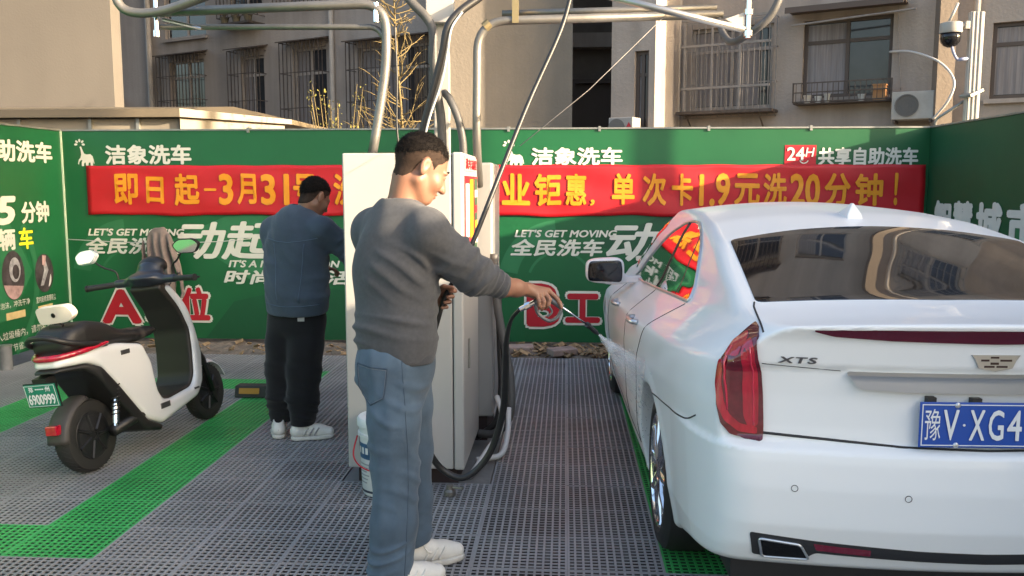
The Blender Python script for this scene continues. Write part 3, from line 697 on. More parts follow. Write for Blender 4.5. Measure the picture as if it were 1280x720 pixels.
# air conditioner on the window wall
ac = thing('air_conditioner', 'boxy outdoor air conditioner unit on the wall by the sunlit pilaster', 'air conditioner', FM @ Vector((5.36, -0.2, 2.43)), FA)
mb = MB(); mb.box(-0.26, 0.26, -0.17, 0.17, 0, 0.37); mb.build('casing', mat('ac_white', (0.34, 0.32, 0.29), 0.5, var=(6, 0.15)), ac, bevel=0.012, world=False)
mb = MB(); mb.lathe([(0.14, 0), (0.15, 0.012), (0.135, 0.012), (0.13, 0.004)], Matrix.Translation((-0.07, -0.171, 0.185)) @ Matrix.Rotation(R(90), 4, 'X'), 28)
for k in range(1, 5): mb.tube([(-0.07+0.03*k*math.cos(a), -0.18, 0.185+0.03*k*math.sin(a)) for a in [6.283*i/24 for i in range(24)]], 0.0035, 5, closed=True)
mb.build('fan_guard', mat('fan_grey', (.11, .105, .10), .6), ac, smooth='auto', world=False)
mb = MB(); mb.box(-0.24, -0.21, -0.16, 0.19, -0.04, -0.001); mb.box(0.21, 0.24, -0.16, 0.19, -0.04, -0.001); mb.build('bracket', M_bar, ac, world=False)
b2 = FM @ Vector((1.62, -1.30, 2.36))
a2 = thing('air_conditioner', 'small outdoor unit with a red emblem just above the hoarding, below the narrow window', 'air conditioner', b2, FA)
mb = MB(); mb.box(-0.19, 0.19, -0.15, 0.15, -0.3, 0.17); mb.build('casing', mat('ac_grey', (0.28, 0.265, 0.25), 0.5), a2, bevel=0.012, world=False)
mb = MB(); mb.lathe([(0.13, 0), (0.13, 0.01), (0.11, 0.01)], Matrix.Translation((-0.06, -0.152, 0.02)) @ Matrix.Rotation(R(90), 4, 'X'), 24); mb.build('fan_guard', MATS['fan_grey'], a2, smooth='auto', world=False)
mb = MB(); mb.add([(0.09, -0.154, 0.03), (0.17, -0.154, 0.03), (0.13, -0.154, 0.10)], [(0, 1, 2)]); mb.build('emblem', M_redp, a2, world=False)

# CCTV pole on the right hoarding
cp = thing('camera_pole', 'ribbed pale steel pole above the right hoarding carrying a white camera', 'pole', (3.63, 8.27, 0))
mb = MB(); mb.box(3.57, 3.69, 8.245, 8.295, 0, 3.08)
for k in range(3): mb.box(3.584+k*0.036, 3.602+k*0.036, 8.237, 8.244, 0, 3.08)
mb.build('post', M_white, cp, bevel=0.004)
mb = MB(); mb.box(3.53, 3.567, 8.24, 8.30, 2.93, 3.0); mb.box(3.46, 3.53, 8.255, 8.285, 2.95, 2.98); mb.build('bracket', M_white, cp, bevel=0.004)
cc = thing('security_camera', 'white dome security camera with a black globe on the right pole', 'camera', (3.415, 8.270, 2.960))
mb = MB(); mb.lathe([(0.0, 0.035), (0.06, 0.034), (0.092, 0.025), (0.095, -0.05), (0.09, -0.062), (0.0, -0.063)], Matrix.Translation((3.415, 8.270, 2.960)), 32); mb.build('housing', M_white, cc, smooth='auto')
mb = MB(); mb.lathe([(0.083, -0.065), (0.086, -0.10), (0.078, -0.14), (0.056, -0.17), (0.02, -0.185), (0.001, -0.187)], Matrix.Translation((3.415, 8.270, 2.960)), 32); mb.build('dome', mat('black_dome', (0.01, 0.01, 0.012), 0.1), cc, smooth=True)
mb = MB(); mb.tube(spline([(3.425, 8.260, 2.790), (3.435, 8.250, 2.740), (3.465, 8.250, 2.680), (3.495, 8.250, 2.660)], 5), 0.012, 8); mb.tube([(3.485, 8.250, 2.665), (3.575, 8.260, 2.675)], 0.016, 8); mb.build('cable', mat('grey_cable', (0.3, 0.32, 0.45), 0.5), cc, smooth=True)
mb = MB(); mb.tube([(3.395, 8.270, 2.995), (3.465, 8.270, 3.160)], 0.012, 8); mb.build('antenna', M_white, cc, smooth=True)
# hanging cables on the wall
mb = MB(); a = [FM @ Vector(p) for p in ((5.0, -0.02, 3.38), (5.3, -0.25, 3.33), (5.66, -0.45, 3.15), (5.85, -0.5, 2.9), (5.8, -0.5, 2.65), (5.62, -0.4, 2.42))]
mb.tube(spline(a, 8), 0.016, 8); tag(mb.build('cable', mat('white_cable', (0.5, 0.48, 0.46), 0.6), smooth=True), 'loose cable hanging out from the wall over the air conditioner', 'cable')
mb = MB(); a = [FM @ Vector(p) for p in ((5.08, -0.02, 4.3), (5.10, -0.04, 3.6), (5.17, -0.06, 2.85))]; mb.tube(spline(a, 8), 0.006, 6)
tag(mb.build('cable', M_barw, smooth=True), 'thin pale cable running down the wall to the air conditioner', 'cable')
# security lamp at the corner of the hoarding
fl = thing('flood_lamp', 'small flat lamp on a bent arm at the right corner of the hoarding', 'lamp', (3.44, 8.5, 2.1))
mb = MB(); mb.tube(round_path([(3.42, 8.52, 2.08), (3.42, 8.50, 2.16), (3.60, 8.30, 2.32)], 0.05), 0.014, 8); mb.build('arm', M_rail, fl, smooth=True)
mb = MB(); mb.box(-0.09, 0.09, -0.06, 0.06, -0.015, 0.015, Matrix.Translation((3.62, 8.26, 2.37)) @ Matrix.Rotation(0.5, 4, 'Z') @ Matrix.Rotation(-0.35, 4, 'Y')); mb.build('lamp_head', M_rail, fl, bevel=0.006)

# bare tree and shrub behind the hoarding
M_twig = mat('yellow_twig', (0.17, 0.125, 0.05), 0.8, var=(6, 0.3))
def bare_tree(x, y, z0, z1, label, lean, n, col, spread, cat='tree', seed=3):
    rg = random.Random(seed); t = thing('bare_tree' if cat == 'tree' else 'shrub', label, cat, (x, y, z0))
    mb = MB(); top = Vector((x+lean, y, z1)); base = Vector((x, y, z0)); k = 10
    pts = [base.lerp(top, i/k)+Vector((rg.uniform(-.02, .02), rg.uniform(-.02, .02), 0)) for i in range(k+1)]
    mb.tube(pts, [0.028*(1-i/k*0.75) for i in range(k+1)], 8); mb.build('trunk', col, t, smooth=True)
    mb = MB()
    for q in range(n):
        f = rg.uniform(0.22, 0.98); p = base.lerp(top, f); a = rg.uniform(0, 6.3); L = spread*(1.05-f)*rg.uniform(0.5, 1.1)+0.1
        d = Vector((math.cos(a), math.sin(a), rg.uniform(0.05, 0.9))).normalized(); pp = [p]
        for s_ in range(5):
            d = (d+Vector((rg.uniform(-.25, .25), rg.uniform(-.25, .25), rg.uniform(-.12, .18)))).normalized(); pp.append(pp[-1]+d*L/5)
            if s_ > 0 and rg.random() < 0.8:
                e = (d+Vector((rg.uniform(-.9, .9), rg.uniform(-.9, .9), rg.uniform(-.4, .6)))).normalized(); l2 = L*rg.uniform(0.2, 0.5)
                mb.tube([pp[-1], pp[-1]+e*l2*.5+Vector((0, 0, .01)), pp[-1]+e*l2], [0.005, 0.004, 0.0025], 4)
        mb.tube(pp, [0.009, 0.008, 0.007, 0.006, 0.005, 0.003], 5)
    mb.build('twigs', col, t, smooth=True); return t
bare_tree(-2.05, 11.6, 0, 4.3, 'bare yellow-twigged young tree behind the hoarding by the white post', -0.20, 95, M_twig, 1.1)
sb = thing('shrub', 'small yellow-green shrub peeking over the hoarding left of the bare tree', 'shrub', (-2.75, 10.6, 0))
mb = MB(); lf = MB()
for q in range(16):
    a = random.uniform(0, 6.3); b = Vector((-2.75, 10.6, 0)); e = b+Vector((math.cos(a)*0.32, math.sin(a)*0.3, random.uniform(2.2, 2.75)))
    mid = b.lerp(e, 0.5)+Vector((0, 0, 0.2)); pp = spline([b, mid, e], 6); mb.tube(pp, [0.012-0.009*i/(len(pp)-1) for i in range(len(pp))], 5)
    for k in range(26):
        p = pp[random.randrange(5, len(pp))]+Vector((random.uniform(-.06, .06), random.uniform(-.06, .06), random.uniform(-.06, .06))); s = random.uniform(0.014, 0.03)
        M = Matrix.Translation(p) @ Matrix.Rotation(random.uniform(0, 6.3), 4, 'Z') @ Matrix.Rotation(random.uniform(-1.2, 1.2), 4, 'X')
        lf.add([M @ Vector(v) for v in ((-s*.4, 0, 0), (0, -s, 0), (s*.4, 0, 0), (0, s, 0.3*s))], [(0, 1, 2, 3)])
mb.build('stems', M_twig, sb, smooth=True); lf.build('leaves', mat('yellow_green_leaf', (0.22, 0.20, 0.035), 0.7, var=(4, 0.5)), sb)
# ------------------------------------------------------------------ white saloon car
# local frame: x to the car's right, y forward from the rear bumper, z up
def table(pts, lo, hi, sig, step=0.004):
    p = np.array(pts); g = np.arange(lo-0.5, hi+0.5, step); v = np.interp(g, p[:, 0], p[:, 1])
    if sig:
        k = np.arange(-int(3*sig/step), int(3*sig/step)+1)*step; w = np.exp(-0.5*(k/sig)**2); w /= w.sum()
        v = np.convolve(np.pad(v, len(k)//2, mode='edge'), w, mode='valid')
    return g, v
T_roof = table([(0, 1.143), (0.03, 1.143), (0.18, 1.140), (0.40, 1.158), (0.75, 1.272), (1.08, 1.374), (1.45, 1.428), (1.9, 1.455), (2.35, 1.462), (2.7, 1.445), (3.0, 1.38), (3.7, 1.05), (3.85, 1.02), (4.3, 0.96), (4.7, 0.88), (4.95, 0.78), (5.1, 0.66)], 0, 5.1, 0.05)
T_w = table([(0, .70), (.06, .745), (.15, .80), (.3, .848), (.5, .88), (.8, .905), (1.2, .918), (2.0, .925), (3.5, .925), (4.2, .905), (4.7, .84), (4.95, .74), (5.1, .60)], 0, 5.1, 0.05)
T_belt = table([(0, 1.135), (.3, 1.12), (1.1, 1.06), (2.2, 0.985), (3.3, .925), (4.0, .90), (5.1, .78)], 0, 5.1, 0.12)
T_s = table([(-.9, .955), (-.6, .975), (-.40, .99), (-.27, 1.0), (-.17, .992), (-.125, .982), (-.055, .890), (0, .812), (.06, .775), (.15, .742), (.30, .68), (.40, .62)], -.9, .5, 0.011)
T_rear = table([(.28, .16), (.36, .055), (.42, .022), (.5, .002), (.62, .0), (.70, .008), (.738, .016), (.752, .058), (.80, .062), (.90, .062), (.985, .056), (1.0, .044), (1.075, .034), (1.10, .024), (1.128, .006), (1.145, .004)], .2, 1.2, 0.005)
T_bot = table([(0, .345), (.2, .33), (.45, .30), (.75, .22), (1.5, .20), (4.3, .20), (4.7, .24), (5.1, .30)], 0, 5.1, 0.05)
T_fb = table([(0, .05), (.4, .05), (1.1, .14), (2.8, .14), (3.6, .06), (5.1, .08)], 0, 5.1, 0.1)
T_front = table([(.2, 4.88), (.35, 4.98), (.55, 5.02), (.7, 5.0), (.85, 4.9), (1.0, 4.6)], .2, 1.0, 0.03)
WHEELS = (1.09, 3.93); WR = 0.335
def itp(t, v): return np.interp(v, t[0], t[1])
def car_f(P, arches=True):
    x = np.abs(P[:, 0]); y = P[:, 1]; z = P[:, 2]
    yc = np.clip(y, 0, 5.1)
    u = z-itp(T_belt, yc)
    w = itp(T_w, yc)*itp(T_s, u)
    bump = np.clip((0.75-z)/0.02, 0, 1)*np.clip((0.62-y)/0.25, 0, 1)
    w = w+0.014*bump-0.03*np.clip((0.40-z)/0.2, 0, 1)
    side = (x-w)*0.92
    top = (z-(itp(T_roof, yc)-itp(T_fb, yc)*x*x))*0.95
    xe = np.minimum(x, 0.9)
    rear = (itp(T_rear, np.clip(z, .25, 1.2))+0.15*xe*xe-y)*0.9
    front = (y-itp(T_front, z)+0.22*x*x)*0.85
    bot = itp(T_bot, yc)-z
    d = smax(side, top, 0.035)
    kk = 0.014+0.05*np.clip((0.755-z)/0.03, 0, 1)
    d = np.maximum(d, rear)+np.maximum(kk-np.abs(d-rear), 0)**2/kk*0.25
    d = smax(d, front, 0.12)
    d = smax(d, bot, 0.03)
    if arches:
        for wy in WHEELS:
            r_ = np.sqrt((y-wy)**2+(z-WR)**2)
            d = smax(d, -np.maximum(r_-0.375, 0.60-x), 0.012)
            flare = np.clip(1-np.abs(r_-0.40)/0.05, 0, 1)*(x > 0.7)
            d = d-0.006*flare
    return d
def grad(f, P, e=0.002):
    g = np.stack([(f(P+np.eye(3)[i]*e)-f(P-np.eye(3)[i]*e)) for i in range(3)], 1)/(2*e)
    return g
def unit(g): return g/np.maximum(np.linalg.norm(g, axis=1), 1e-9)[:, None]
def implicit_mesh(f, lo, hi, h, iters=4):
    lo = np.array(lo, float); n = np.ceil((np.array(hi)-lo)/h).astype(int)+1
    F = np.empty(n, np.float32); ax = [lo[i]+np.arange(n[i])*h for i in range(3)]
    Y, Z = np.meshgrid(ax[1], ax[2], indexing='ij'); yz = np.stack([Y.ravel(), Z.ravel()], 1)
    half = n[0]
    for i in range(n[0]):
        P = np.concatenate([np.full((len(yz), 1), ax[0][i]), yz], 1); F[i] = f(P).reshape(n[1], n[2])
    V, Q = nets(F, lo, h)
    for _ in range(iters):
        v = f(V); g = grad(f, V, 0.003); g2 = np.maximum((g*g).sum(1), 0.2)
        V = V-np.clip(v/g2, -h*.6, h*.6)[:, None]*g
    return V, Q
def set_normals(me, N):
    me.normals_split_custom_set_from_vertices([tuple(v) for v in N])
def project(f, P, d, smax_=1.5, n=150):
    """march points P along direction d to the surface f = 0 (from outside)"""
    d = np.array(d, float); d /= np.linalg.norm(d)
    t = np.zeros(len(P)); done = np.zeros(len(P), bool)
    st = smax_/n; prev = f(P)
    for i in range(n):
        tn = t+st*(~done); v = f(P+d*tn[:, None]); hit = (~done) & (v <= 0)
        t = np.where(done | hit, t, tn); done |= hit
        if done.all(): break
    a = t.copy(); b = t+st
    for _ in range(14):
        m = (a+b)/2; v = f(P+d*m[:, None]); a = np.where(v > 0, m, a); b = np.where(v > 0, b, m)
    return P+d*a[:, None]
def resample(poly, step, closed=True):
    poly = [tuple(q)[:2] for q in poly]
    out = []; n = len(poly)
    for i in range(n if closed else n-1):
        a = np.array(poly[i], float); b = np.array(poly[(i+1) % n], float); k = max(1, int(np.ceil(np.linalg.norm(b-a)/step)))
        out += [a+(b-a)*j/k for j in range(k)]
    if not closed: out.append(np.array(poly[-1], float))
    return out
def rounded(poly, r_, n=4):
    out = []
    for i in range(len(poly)):
        p = np.array(poly[i], float); a = np.array(poly[i-1], float)-p; b = np.array(poly[(i+1) % len(poly)], float)-p
        ra = min(r_, np.linalg.norm(a)*.45); rb = min(r_, np.linalg.norm(b)*.45)
        p0 = p+a/np.linalg.norm(a)*ra; p2 = p+b/np.linalg.norm(b)*rb
        out += [p0*(1-t)**2+2*p*t*(1-t)+p2*t*t for t in [j/n for j in range(n+1)]]
    return out
def patch(f, poly, O, U, V, D, off, name, m, parent, step=0.03, skirt=0.006, dome=0.0):
    """a shell that follows the surface f inside the outline poly (coordinates along U, V from O, projected along D)"""
    O, U, V = (np.array(q, float) for q in (O, U, V))
    bd = resample(poly, step); nb = len(bd)
    lo = np.min(bd, 0); hi = np.max(bd, 0); pts = [Vector(p) for p in bd]
    for i in range(1, int((hi[0]-lo[0])/step)+1):
        for j in range(1, int((hi[1]-lo[1])/step)+1):
            pts.append(Vector((lo[0]+(i+.03*(j % 2))*step, lo[1]+j*step)))
    vs, es, fs, _, _, _ = geometry.delaunay_2d_cdt(pts, [(i, (i+1) % nb) for i in range(nb)], [], 1, 1e-5)
    A = np.array([tuple(v) for v in vs]); P = O+A[:, :1]*U+A[:, 1:2]*V
    P = project(f, P, D); N = unit(grad(f, P, 0.004))
    Vt = P+N*off
    cnt = {}
    for t in fs:
        for i in range(3): e = (t[i], t[(i+1) % 3]); cnt[e] = cnt.get(e, 0)+1
    bnd = [e for e in cnt if (e[1], e[0]) not in cnt]
    idx = {}; extra = []; nn = list(N)
    for e in bnd:
        for v in e:
            if v not in idx: idx[v] = len(Vt)+len(extra); extra.append(P[v]-N[v]*skirt); nn.append(N[v])
    faces = [tuple(t) for t in fs]+[(a, idx[a], idx[b], b) for a, b in bnd]
    VV = np.vstack([Vt, np.array(extra)]) if extra else Vt
    me = bpy.data.meshes.new('m'); me.from_pydata([tuple(v) for v in VV], [], faces)
    # face direction: agree with the outward normal
    a = VV[fs[0][0]]; nrm = np.cross(VV[fs[0][1]]-a, VV[fs[0][2]]-a)
    if nrm @ N[fs[0][0]] < 0: me.flip_normals()
    me.polygons.foreach_set('use_smooth', np.ones(len(me.polygons), dtype=bool)); me.update()
    set_normals(me, np.array(nn))
    return link(name, me, m, parent, world=False)
def surf_line(f, pts2, O, U, V, D, rad, name, m, parent, off=0.0, closed=False, step=0.03, n=6):
    O, U, V = (np.array(q, float) for q in (O, U, V))
    A = np.array(resample(pts2, step, closed)); P = project(f, O+A[:, :1]*U+A[:, 1:2]*V, D); P = P+unit(grad(f, P, .004))*off
    mb = MB(); mb.tube([Vector(p) for p in P], rad, n, closed=closed); return mb.build(name, m, parent, smooth=True, world=False)

def car_paint():
    m = mat('white_car_paint', (0.76, 0.765, 0.775), 0.32, coat=0.4, spec=0.3)
    m.node_tree.nodes['Principled BSDF'].inputs['Coat Roughness'].default_value = 0.05
    t = m.node_tree; b = t.nodes['Principled BSDF']
    n = t.nodes.new('ShaderNodeTexNoise'); n.inputs['Scale'].default_value = 1.7; n.inputs['Detail'].default_value = 8
    co = t.nodes.new('ShaderNodeTexCoord'); t.links.new(co.outputs['Object'], n.inputs[0])
    mr = t.nodes.new('ShaderNodeMapRange'); mr.inputs[1].default_value = .35; mr.inputs[2].default_value = .7; mr.inputs[3].default_value = 0.42; mr.inputs[4].default_value = 0.56
    t.links.new(n.outputs[0], mr.inputs[0]); t.links.new(mr.outputs[0], b.inputs['Roughness'])
    return m
M_paint = car_paint()
M_tint = mat('tinted_glass', (0.010, 0.010, 0.012), 0.025, spec=0.9, coat=1.0)
M_tint.node_tree.nodes['Principled BSDF'].inputs['Coat IOR'].default_value = 1.9
M_gap = mat('panel_gap', (0.02, 0.02, 0.022), 0.7)
M_lampd = mat('lamp_dark_red', (0.12, 0.005, 0.014), 0.07, coat=1.0, var=(30, 0.3)); M_lampr = mat('lamp_red', (0.42, 0.005, 0.025), 0.15, coat=1.0, var=(40, 0.35), stretch=(1, 1, .25))
M_lampb = mat('lamp_bright', (0.55, 0.02, 0.06), 0.2, coat=1.0)
M_satin = mat('satin_chrome', (0.62, 0.64, 0.67), 0.34, 0.8)
car = thing('white_car', 'white saloon car being rinsed, seen from behind with red tail lamps and a blue plate', 'car', (1.288, 2.635, 0), R(1.1))
V, Q = implicit_mesh(car_f, (-1.0, -0.05, 0.15), (1.0, 5.1, 1.52), 0.0145)
me = np_mesh(V, Q); set_normals(me, unit(grad(car_f, V, 0.004)))
link('body', me, M_paint, car, world=False)
mb = MB(); mb.box(-0.70, 0.70, 0.35, 4.7, 0.19, 0.5); mb.box(-.58, .58, .45, 4.6, .5, .8)
mb.build('underbody', M_black, car, world=False)
UX, UY, UZ = (1, 0, 0), (0, 1, 0), (0, 0, 1)
# glass
rw = rounded([(-.62, .435), (0, .405), (.62, .435), (.585, 1.075), (.3, 1.115), (0, 1.125), (-.3, 1.115), (-.585, 1.075)], 0.03)
patch(car_f, rw, (0, 0, 1.6), UX, UY, (0, 0, -1), 0.0025, 'rear_window', M_tint, car)
patch(car_f, rounded([(-.72, 3.62), (0, 3.70), (.72, 3.62), (.60, 2.88), (0, 2.80), (-.60, 2.88)], .04), (0, 0, 1.6), UX, UY, (0, 0, -1), 0.0025, 'windscreen', M_tint, car)
sw = [(1.10, 1.062), (1.6, 1.033), (2.2, .995), (2.8, .96), (3.38, .935), (3.1, 1.075), (2.8, 1.19), (2.5, 1.285), (2.2, 1.345), (1.95, 1.368), (1.72, 1.368), (1.52, 1.335), (1.36, 1.275), (1.22, 1.185), (1.13, 1.10)]
sw = rounded(sw, 0.05, 3)
for sgn in (-1, 1):
    w_ = patch(car_f, sw, (sgn*1.2, 0, 0), UY, UZ, (-sgn, 0, 0), 0.0025, 'side_window', M_tint, car)
    surf_line(car_f, sw, (sgn*1.2, 0, 0), UY, UZ, (-sgn, 0, 0), 0.0085, 'trim', M_satin, w_, 0.002, True)
    for a, b, wd in (((2.20, 1.0), (2.02, 1.36), .014), ((1.52, 1.045), (1.50, 1.325), .009)):
        surf_line(car_f, [a, b], (sgn*1.2, 0, 0), UY, UZ, (-sgn, 0, 0), wd, 'pillar', M_black, w_, -0.004)
    dl = lambda pts, nm='panel_gap', r_=0.0032, o=-0.0006: surf_line(car_f, pts, (sgn*1.2, 0, 0), UY, UZ, (-sgn, 0, 0), r_, nm, M_gap, car, o)
    dl([(2.17, .99), (2.13, .75), (2.15, .45), (2.16, .30)]); dl([(3.42, .90), (3.40, .6), (3.35, .3)]); dl([(1.13, 1.05), (1.30, .95), (1.52, .73), (1.62, .50), (1.63, .30)])
    dl([(1.62, .30), (3.35, .29)])
    dl(spline([(.95, .705, 0), (.70, .722, 0), (.46, .740, 0), (.38, .752, 0), (.30, .785, 0)], 4))
    for hy, hz in ((1.62, .895), (2.72, .835)):
        mb = MB(); p = project(car_f, np.array([[sgn*1.2, hy+t, hz-t*.03] for t in (0, .11, .22)]), (-sgn, 0, 0))
        mb.tube(round_path([Vector(p[0]), Vector(p[0])+Vector((sgn*.032, .01, 0)), Vector(p[1])+Vector((sgn*.04, 0, 0)), Vector(p[2])+Vector((sgn*.032, -.01, 0)), Vector(p[2])], .02, 4), 0.0125, 8)
        mb.build('door_handle', M_satin, car, smooth=True, world=False)
    # mirror
    def mir(P, s=sgn):
        q = P-np.array([s*.97, 3.12, 1.0]); a = (np.abs((q[:, 0]+s*.15*q[:, 2]*0)/.125)**4+np.abs(q[:, 2]/(.082+.10*s*q[:, 0]*-.6))**4+(np.maximum(q[:, 1], 0)/.13)**4+(np.minimum(q[:, 1], 0)/.075)**4)**.25
        d = (a-1)*.08; d = smax(d, -q[:, 1]-.05, 0.012)
        r2 = np.abs(q[:, 2]+.055)-.022; arm = np.maximum(np.maximum(r2, np.abs(q[:, 0]+s*.13)-.11), np.abs(q[:, 1]-.02)-.04)
        return smin(d, arm, .03)
    Vm, Qm = implicit_mesh(mir, (sgn*.97-.26, 2.95, .85), (sgn*.97+.26, 3.35, 1.15), 0.011, 2)
    me = np_mesh(Vm, Qm); mo = link('wing_mirror', me, M_paint, car, world=False)
    o = patch(mir, [(p_[0], p_[1]*(1-.55*sgn*p_[0])) for p_ in rounded([(-.107, -.066), (.107, -.066), (.112, .0), (.102, .068), (-.102, .068), (-.112, .0)], .025)], (sgn*.97, 2.9, 1.0), UX, UZ, (0, 1, 0), 0.003, 'mirror_glass', mat('mirror_glass', (0.055, .055, .06), 0.05, 1.0), mo, 0.03)
    # tail lamps
    Ud = (sgn*.7071, .7071, 0); Dd = (-sgn*.7071, .7071, 0); Od = (sgn*.7071*.7, -.7071*.7, 0)
    lp = rounded([(.553, .750), (.60, .754), (.640, .768), (.665, .80), (.678, .86), (.680, .93), (.672, 1.0), (.655, 1.06), (.622, 1.112), (.598, 1.107), (.566, 1.085)], .006)
    l_ = patch(car_f, lp, Od, Ud, UZ, Dd, 0.009, 'tail_lamp', M_lampd, car, 0.022)
    patch(car_f, rounded([(0.5687, .80), (0.5926, .79), (0.6076, .83), (0.6113, .92), (0.6038, 1.06), (0.5851, 1.075), (0.5724, 1.06)], .012), Od, Ud, UZ, Dd, 0.0115, 'light_guide', M_lampr, l_, 0.02, 0.0)
    patch(car_f, rounded([(0.5702, .772), (0.6188, .778), (0.6562, .81), (0.6749, .86), (0.6816, .93), (0.6756, 1.0), (0.6599, 1.0), (0.6636, .93), (0.6577, .87), (0.6435, .832), (0.6151, .803), (0.5702, .795)], .008), Od, Ud, UZ, Dd, 0.0118, 'light_guide', M_lampr, l_, 0.018, 0.0)
    patch(car_f, rounded([(0.6128, 1.02), (0.6636, 1.01), (0.6599, 1.055), (0.6188, 1.09), (0.6001, 1.07)], .012), Od, Ud, UZ, Dd, 0.0116, 'light_guide', M_lampr, l_, 0.018, 0.0)
    surf_line(car_f, [(0.6487, .845), (0.6562, .95), (0.6487, 1.04)], Od, Ud, UZ, Dd, 0.004, 'light_guide', M_lampb, l_, 0.010)
    surf_line(car_f, [(0.5799, .80), (0.5837, .93), (0.5814, 1.05)], Od, Ud, UZ, Dd, 0.003, 'light_guide', M_lampb, l_, 0.011)
RO = (0, -.4, 0); RD = (0, 1, 0)
rp = lambda poly, off, name, m, par=car, step=0.03, skirt=0.006: patch(car_f, poly, RO, UX, UZ, RD, off, name, m, par, step, skirt)
rl = lambda pts, rad, name, m, off=-0.0005, closed=False: surf_line(car_f, pts, RO, UX, UZ, RD, rad, name, m, car, off, closed)
rp(rounded([(-.535, 1.1145), (-.47, 1.098), (-.3, 1.088), (0, 1.082), (.3, 1.088), (.47, 1.098), (.535, 1.1145), (.3, 1.1205), (0, 1.1225), (-.3, 1.1205)], .01), 0.006, 'high_brake_lamp', mat('brake_strip_red', (0.10, 0.006, 0.02), 0.12, coat=1.0))
rl([(-.69, .778), (-.5, .768), (-.25, .752), (0, .748), (.25, .752), (.5, .768), (.69, .778)], 0.0045, 'panel_gap', M_gap, 0.0)
rl([(-.672, 1.000), (-.44, .985)], 0.0016, 'crease', M_gap); rl([(.672, 1.000), (.44, .985)], 0.0016, 'crease', M_gap)
for sgn in (-1, 1):
    surf_line(car_f, [(sgn*.668, .125), (sgn*.655, .25), (sgn*.636, .40), (sgn*.625, .44)], (0, 0, 1.6), UX, UY, (0, 0, -1), 0.0034, 'panel_gap', M_gap, car, -0.0005)
rp(rounded([(-.425, .984), (.425, .984), (.385, .935), (.25, .928), (-.25, .928), (-.385, .935)], .012), 0.022, 'chrome_bar', M_satin, skirt=.01)
rp(rounded([(-.30, .915), (.30, .915), (.30, .79), (-.30, .79)], .03), 0.0008, 'plate_recess', M_paint, skirt=0)
# lower bumper: black insert, tail pipes, reflectors
rp(rounded([(-.70, .468), (-.5, .452), (-.2, .436), (0, .432), (.2, .436), (.5, .452), (.70, .468), (.685, .388), (.54, .376), (.50, .412), (.2, .400), (0, .396), (-.2, .400), (-.50, .412), (-.54, .376), (-.685, .388)], .01), 0.004, 'bumper_insert', mat('black_trim', (0.03, 0.03, 0.032), 0.3), step=.02)
for sgn in (-1, 1):
    rp(rounded([(sgn*.51, .445), (sgn*.34, .434), (sgn*.34, .415), (sgn*.50, .424)], .004), 0.007, 'reflector', mat('reflector_red', (0.16, 0.01, 0.03), .2, coat=1.0), step=.02)
    q = rounded([(sgn*.672, .452), (sgn*.548, .440), (sgn*.515, .388), (sgn*.655, .385)], .012)
    e_ = rp(q, 0.008, 'tail_pipe', mat('pipe_inside', (0.015, 0.015, 0.017), 0.25, .5), step=.02)
    surf_line(car_f, q, RO, UX, UZ, RD, 0.0045, 'rim', M_satin, e_, 0.008, True)
    for sx, sz in ((.575, .622), (.245, .607)):
        P = project(car_f, np.array([[sgn*sx, -.4, sz]]), RD)[0]
        N = unit(grad(car_f, P[None], .004))[0]
        Mq = Matrix.Translation(P) @ Vector((0, 0, 1)).rotation_difference(Vector(N)).to_matrix().to_4x4()
        mb = MB(); mb.lathe([(.0107, -.002), (.0107, .0012), (.0090, .0014), (.0090, -.001)], Mq, 20); mb.build('parking_sensor', M_gap, car, smooth='auto', world=False)
# badge, emblem, plate
Pz = lambda a, b, o: tuple((lambda p: p+unit(grad(car_f, p[None], .004))[0]*o)(project(car_f, np.array([[a, -.4, b]]), RD)[0]))
v, d, fcs = glyphs('XTS', 0.03, 1.15); v = v.copy(); v[:, 0] += .15*v[:, 1]; lo = v.min(0); hi = v.max(0)
A = np.stack([-.628+(v[:, 0]-lo[0])/(hi[0]-lo[0])*.115, np.full(len(v), -.4), 1.006+(v[:, 1]-lo[1])/(hi[1]-lo[1])*.021], 1); P = project(car_f, A, RD)
P[:, 1] -= .004+d; me_ = MB(); me_.add([tuple(p) for p in P], fcs); o = me_.build('badge', mat('badge_metal', (.22, .22, .23), .3, 1.0), car, world=False, fix=False)
eb = MB(); yb = .046
def crest(s): return [(-.072*s, .020*s), (-.060*s, .004*s), (-.050*s, -.020*s), (0, -.030*s), (.050*s, -.020*s), (.060*s, .004*s), (.072*s, .020*s)]
ec = Vector((0, 0, 1.027)); ey = project(car_f, np.array([[0, -.4, 1.027]]), RD)[0][1]
mb = MB(); mb.prism(crest(1.0), lambda a, b, dd: (a, ey-dd, 1.027+b), -.003, .007); em = mb.build('emblem', mat('emblem_silver', (.5, .5, .5), .3, .85), car, world=False, bevel=.0012)
mb = MB()
for (a0, a1, b0, b1, k) in ((-.050, -.02, .010, .0155, 0), (-.016, .008, .010, .0155, 1), (.012, .05, .010, .0155, 0), (-.044, -.02, .001, .007, 1), (-.016, .008, .001, .007, 0), (.012, .046, .001, .007, 1), (-.040, -.02, -.009, -.002, 0), (-.016, .008, -.009, -.002, 1), (.012, .04, -.009, -.002, 0), (-.034, -.004, -.018, -.012, 1), (.002, .034, -.018, -.012, 1)):
    if k: mb.box(a0, a1, ey-.0085, ey-.0072, 1.027+b0, 1.027+b1)
mb.build('bars', mat('emblem_dark', (.05, .03, .03), .3, .3), em, world=False)
pl = thing('number_plate', None, None); pl.parent = car; pl.location = (0, 0, 0)
px0, px1, pz0, pz1 = -.215, .225, .762, .902
ply = project(car_f, np.array([[0, -.4, .83]]), RD)[0][1]-.030
